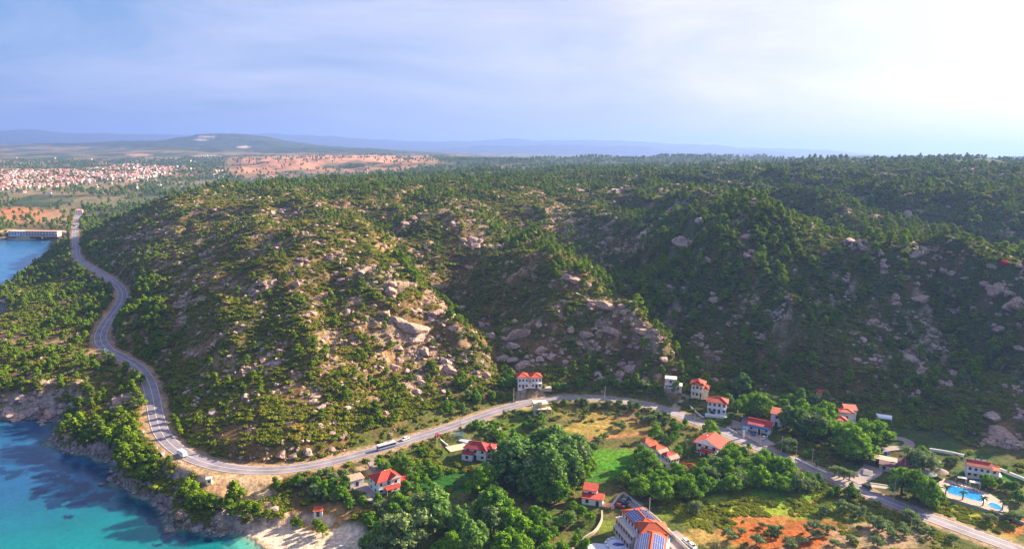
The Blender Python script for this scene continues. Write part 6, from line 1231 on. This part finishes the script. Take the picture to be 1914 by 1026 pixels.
put_car(1660,815,1667,816,'white van parked alone at the top of the resort track','white',van=True,name='parked_van',cat='van'); put_car(1641,846,1646,842,'silver car parked under trees above the restaurant, left one','silver'); put_car(1649,843,1654,840,'grey car parked under trees above the restaurant, middle one','grey'); put_car(1657,849,1662,846,'blue car parked above the restaurant, right one','blue')
put_car(1690,858,1697,860,'black car parked behind the purple roof','black'); put_car(1620,912,1613,908,'dark car pulling out by the cream canopy','black',name='car'); put_car(1679,903,1686,905,'dark blue car parked below the purple roof','blue')
# lorry
zr = 12.8; x, y, z = at(340, 852); x2, y2 = onz(352, 857, z); x3, y3 = onz(322, 838, z); th = math.atan2(y3-y2, x3-x2); tk = empty('box_lorry', (x, y, z+.14), th, 'white box lorry driving left round the road bend beside the sea', 'lorry'); tk.scale = (.82,)*3
m_ = MB(); m_.box(-3.9, -1.2, .95, 1.9, 1.2, 3.4); m_.build('cargo_box', PAINT['white'], tk, bevel=.04); m_ = MB(); m_.box(2.05, -1.1, .55, 3.6, 1.1, 1.55); m_.prism([(2.05, -1.1), (3.35, -1.1), (3.35, 1.1), (2.05, 1.1)], 1.55, 2.6); m_.build('cab', PAINT['white'], tk, bevel=.05); m_ = MB(); m_.box(-3.8, -.5, .6, 2.3, .5, .94); m_.build('chassis', dark, tk)
m_ = MB(); m_.box(3.36, -1.0, 1.62, 3.40, 1.0, 2.4); m_.box(2.3, -1.13, 1.62, 3.2, -1.105, 2.3); m_.box(2.3, 1.105, 1.62, 3.2, 1.13, 2.3); m_.build('windows', glass, tk); wheels(tk, (-2.9, 2.7), 2.1, .48)
# coach
x, y, z = at(722, 838); x2, y2 = onz(740, 832, z); x3, y3 = onz(700, 843, z); th = math.atan2(y3-y2, x3-x2); bs = empty('coach', (x, y, z+.14), th, 'white roofed coach with blue grey side driving left along the road', 'coach'); bs.scale = (.76,)*3
m_ = MB(); m_.box(-6, -1.25, .45, 6, 1.25, 1.7); m_.build('body', flat('coach_side', (.12, .17, .38), .3, .05), bs, bevel=.05); m_ = MB(); m_.box(-5.97, -1.22, 1.72, 5.97, 1.22, 2.85); m_.build('windows', glass, bs); m_ = MB(); m_.box(-6, -1.25, 2.87, 6, 1.25, 3.5); m_.build('roof', PAINT['white'], bs, bevel=.08); m_ = MB(); m_.box(-4, -.8, 3.5, -1.5, .8, 3.72); m_.build('air_unit', PAINT['silver'], bs)
for s_ in (-1, 1): m_ = MB(); m_.box(-5.9, s_*1.262-.006, 1.15, 5.9, s_*1.262+.006, 1.35); m_.build('stripe', PAINT['white'], bs)
wheels(bs, (-3.6, -2.5, 3.9), 2.3, .5)
# kiosk on the dirt lay-by
x, y, z = at(391, 903); kk = empty('kiosk', (x, y, z), R(20), 'small white kiosk box standing on the sandy lay-by above the shore', 'kiosk'); m_ = MB(); m_.box(-1, -.9, -.3, 1, .9, 2.2); m_.build('wall', plaster, kk, bevel=.05); roof_geo('flat', 2.1, 1.9, 2.2, 0).build('roof', plaster, kk); add_win(kk, .8, .9, (0, -.905, .9), 0)
# lamp posts and poles
def pole_proto():
    r_ = empty('utility_pole', (0, 0, 0)); m_ = MB(); m_.cyl(0, 0, -.5, 8.2, .17, .11, 7); m_.build('post', flat('pale_wood', (.50, .42, .34), .9), r_); m_ = MB(); m_.box(-.9, -.07, 7.5, .9, .07, 7.65); m_.build('crossarm', wood, r_); m_ = MB(); m_.cyl(-.7, 0, 7.65, 7.85, .06); m_.cyl(.7, 0, 7.65, 7.85, .06); m_.build('insulators', glass, r_); return r_
pp = pole_proto()
for i, (u_, v_, l_) in enumerate(((1213,965,'beside the hotel in the meadow edge'),(861,803,'on the lower verge right of the red bush'),(1297,801,'at the junction by the big chalet'),(1460,845,'beside the road right of the service station'),(1486,872,'by the wall left of the roadside trees'),(816,838,'below the red bush'),(960,752,'opposite the twin houses'),(1130,748,'at the top of the road bend'),(1420,834,'in front of the service station'),(1517,870,'next to the roadside palm'),(744,862,'in the thicket below the coach'),(1670,936,'at the lower road edge past the cream canopy'),(1730,945,'beside the right end of the road'))):
    x, y, z = at(u_, v_)
    if i: tree_copy(pp, (x, y, z), i*.9, 'pale wooden utility pole '+l_, 'utility poles along the road', 'pole')
    else: pp.location = (x, y, z); tag(pp, 'pale wooden utility pole '+l_, 'pole', 'utility poles along the road')
# ------------------------------------------------------------------ far bay: long hotel, farmhouse; the village
x, y, z = at(66, 440); bh = empty('seaside_hotel', (x, y, z), R(4), 'long low white hotel with flat pink roof behind the far bay beach', 'hotel')
volume(bh, 12, 0, 46, 11, 6.6, roof='flat', rm=pal_t, wm=pinkp, sides='f', balcony=('f',), step=4, win=(2.6, 1.7), door=False); volume(bh, -24, 2, 24, 12, 6.0, roof='flat', rm=grey_r, sides='fl', step=4, win=(2.6, 1.6)); volume(bh, 6, 26, 56, 14, 3.4, roof='flat', rm=flat('sandy_roof', (.62, .45, .33), .9), wm=pinkp, floors=1, sides='', door=False)
x, y, z = at(148, 400); fb = empty('farmhouse', (x, y, z), R(25), 'white farmhouse with faded red roof at the far end of the coast road', 'house'); volume(fb, 0, 0, 12, 10, 7, roof='hip', rh=3, rm=pal_t, sides='fr', step=3.5); volume(fb, 9, 2, 6, 6, 4, roof='gable', rh=1.5, rm=pal_t, floors=1, sides='f')
VP = []
wm_ = [plaster, pinkp, cream]; pk_t = roof_tiles('faded_tiles', (0.66, 0.26, 0.20)); rm_ = [pk_t, pal_t, org_t, grey_r, pk_t]
for i in range(10):
    w_, d_, h_ = random.uniform(9, 14), random.uniform(8, 11), random.choice((3.5, 6.5, 6.5, 9)); kind = 'flat' if i in (3, 8) else ('hip' if i % 2 else 'gable'); g1 = roof_geo(kind, w_, d_, h_, 2.2, .5, .3); k0 = len(g1.f); g1.mi = [0 if q != 1 else 1 for q in g1.mi]; g1.box(-w_/2, -d_/2, -3, w_/2, d_/2, h_, 1)
    for fl in range(int(h_/3)):
        for s_ in (-1, 0, 1): g1.box(s_*w_*.3-.7, -d_/2-.02, fl*3+1, s_*w_*.3+.7, -d_/2+.05, fl*3+2.3, 2); g1.box(w_/2-.05, s_*d_*.3-.6, fl*3+1, w_/2+.02, s_*d_*.3+.6, fl*3+2.3, 2)
    o_ = g1.build('village_house', [rm_[i % 5], wm_[i % 3], glass]); VP.append(o_.data); bpy.data.objects.remove(o_)
HV = []
TOWN = [(0,321),(60,319),(130,319),(200,314),(240,308),(262,309),(300,312),(330,313),(350,322),(300,328),(280,333),(230,337),(190,338),(150,344),(110,350),(60,352),(0,356)]
tries = 0
while len(HV) < 1500 and tries < 24000:
    tries += 1; u_, v_ = random.uniform(-5, 350), random.uniform(306, 357)
    if not inpoly(np.array([u_]), np.array([v_]), TOWN)[0]: continue
    if random.random() > (0.55+0.45*math.exp(-((u_-60)/140)**2)): continue
    x, y, z = at(u_, v_)
    if any((x-a)**2+(y-b_)**2 < 9**2 for a, b_, *_ in HV): continue
    HV.append((x, y, z, u_, v_))
for u_, v_ in [(random.gauss(*g_[:2]), random.gauss(*g_[2:])) for g_, n in (((345,28,318,4),26),((290,30,322,5),24),((410,20,326,5),12),((300,40,340,6),14),((508,14,334,2),14),((530,8,327,2),5),((660,30,322,3),9),((620,12,327,2),6),((240,30,352,5),9),((60,30,360,3),6),((345,10,303,1),5),((390,6,293,1),3),((150,60,300,3),8)) for _ in range(n)]:
    x, y, z = at(u_, v_)
    if all((x-a)**2+(y-b_)**2 > 15**2 for a, b_, *_ in HV) and z < 110 and math.hypot(x, y) > 1650: HV.append((x, y, z, u_, v_))
HV.sort(key=lambda q: math.hypot(q[0], q[1])); rest = HV[300:]
for x, y, z, u_, v_ in HV[:300]:
    k = random.randrange(10); o_ = bpy.data.objects.new('village_house', VP[k]); link(o_); o_.location = (x, y, z); o_.rotation_euler = (0, 0, random.choice((0, .3, -.3, 1.6, .8, 2.2))); s_ = random.uniform(.55, .85); o_.scale = (s_, s_, s_)
    desc = ('white', 'pink', 'cream')[k % 3]+' walled '+('faded red roofed', 'pale roofed', 'orange roofed', 'flat roofed', 'faded red roofed')[k % 5]; uu_, vv_ = proj(np.array([x]), np.array([y]), np.array([z])); tag(o_, '%s village house far off, %.1f%% across and %.1f%% down' % (desc, uu_[0]/19.14, vv_[0]/10.26), 'house', 'houses of the far village')
A_ = np.array([q[:3] for q in rest]); n = len(A_); sc_ = rng.uniform(.55, .9, n)
scatter('village_houses', [(m_, None) for m_ in VP], dict(x=A_[:,0], y=A_[:,1], z=A_[:,2], s=np.stack([sc_]*3, -1), r=np.stack([np.zeros(n), np.zeros(n), rng.uniform(0, 3.1, n)], -1), t=rng.random(n), v=rng.integers(0, 10, n)), 'dense red and white roofs of the farther half of the village')
# ------------------------------------------------------------------ haze
bm = bmesh.new(); bmesh.ops.create_cube(bm, size=1.0); me = bpy.data.meshes.new('haze'); bm.to_mesh(me); bm.free()
hz_ = bpy.data.objects.new('haze', me); link(hz_); hz_.scale = (56000, 56000, 600); hz_.location = (0, 0, 280); tag(hz_, 'pale blue haze that thickens with distance', 'haze', kind='stuff')
b = NT('haze_air'); pv = b.n('ShaderNodeVolumePrincipled'); pv.inputs['Color'].default_value = (0.24, 0.38, 0.83, 1); pv.inputs['Density'].default_value = 0.000098; pv.inputs['Anisotropy'].default_value = 0.26
b.l(pv.outputs[0], b.out.inputs['Volume']); me.materials.append(b.m)
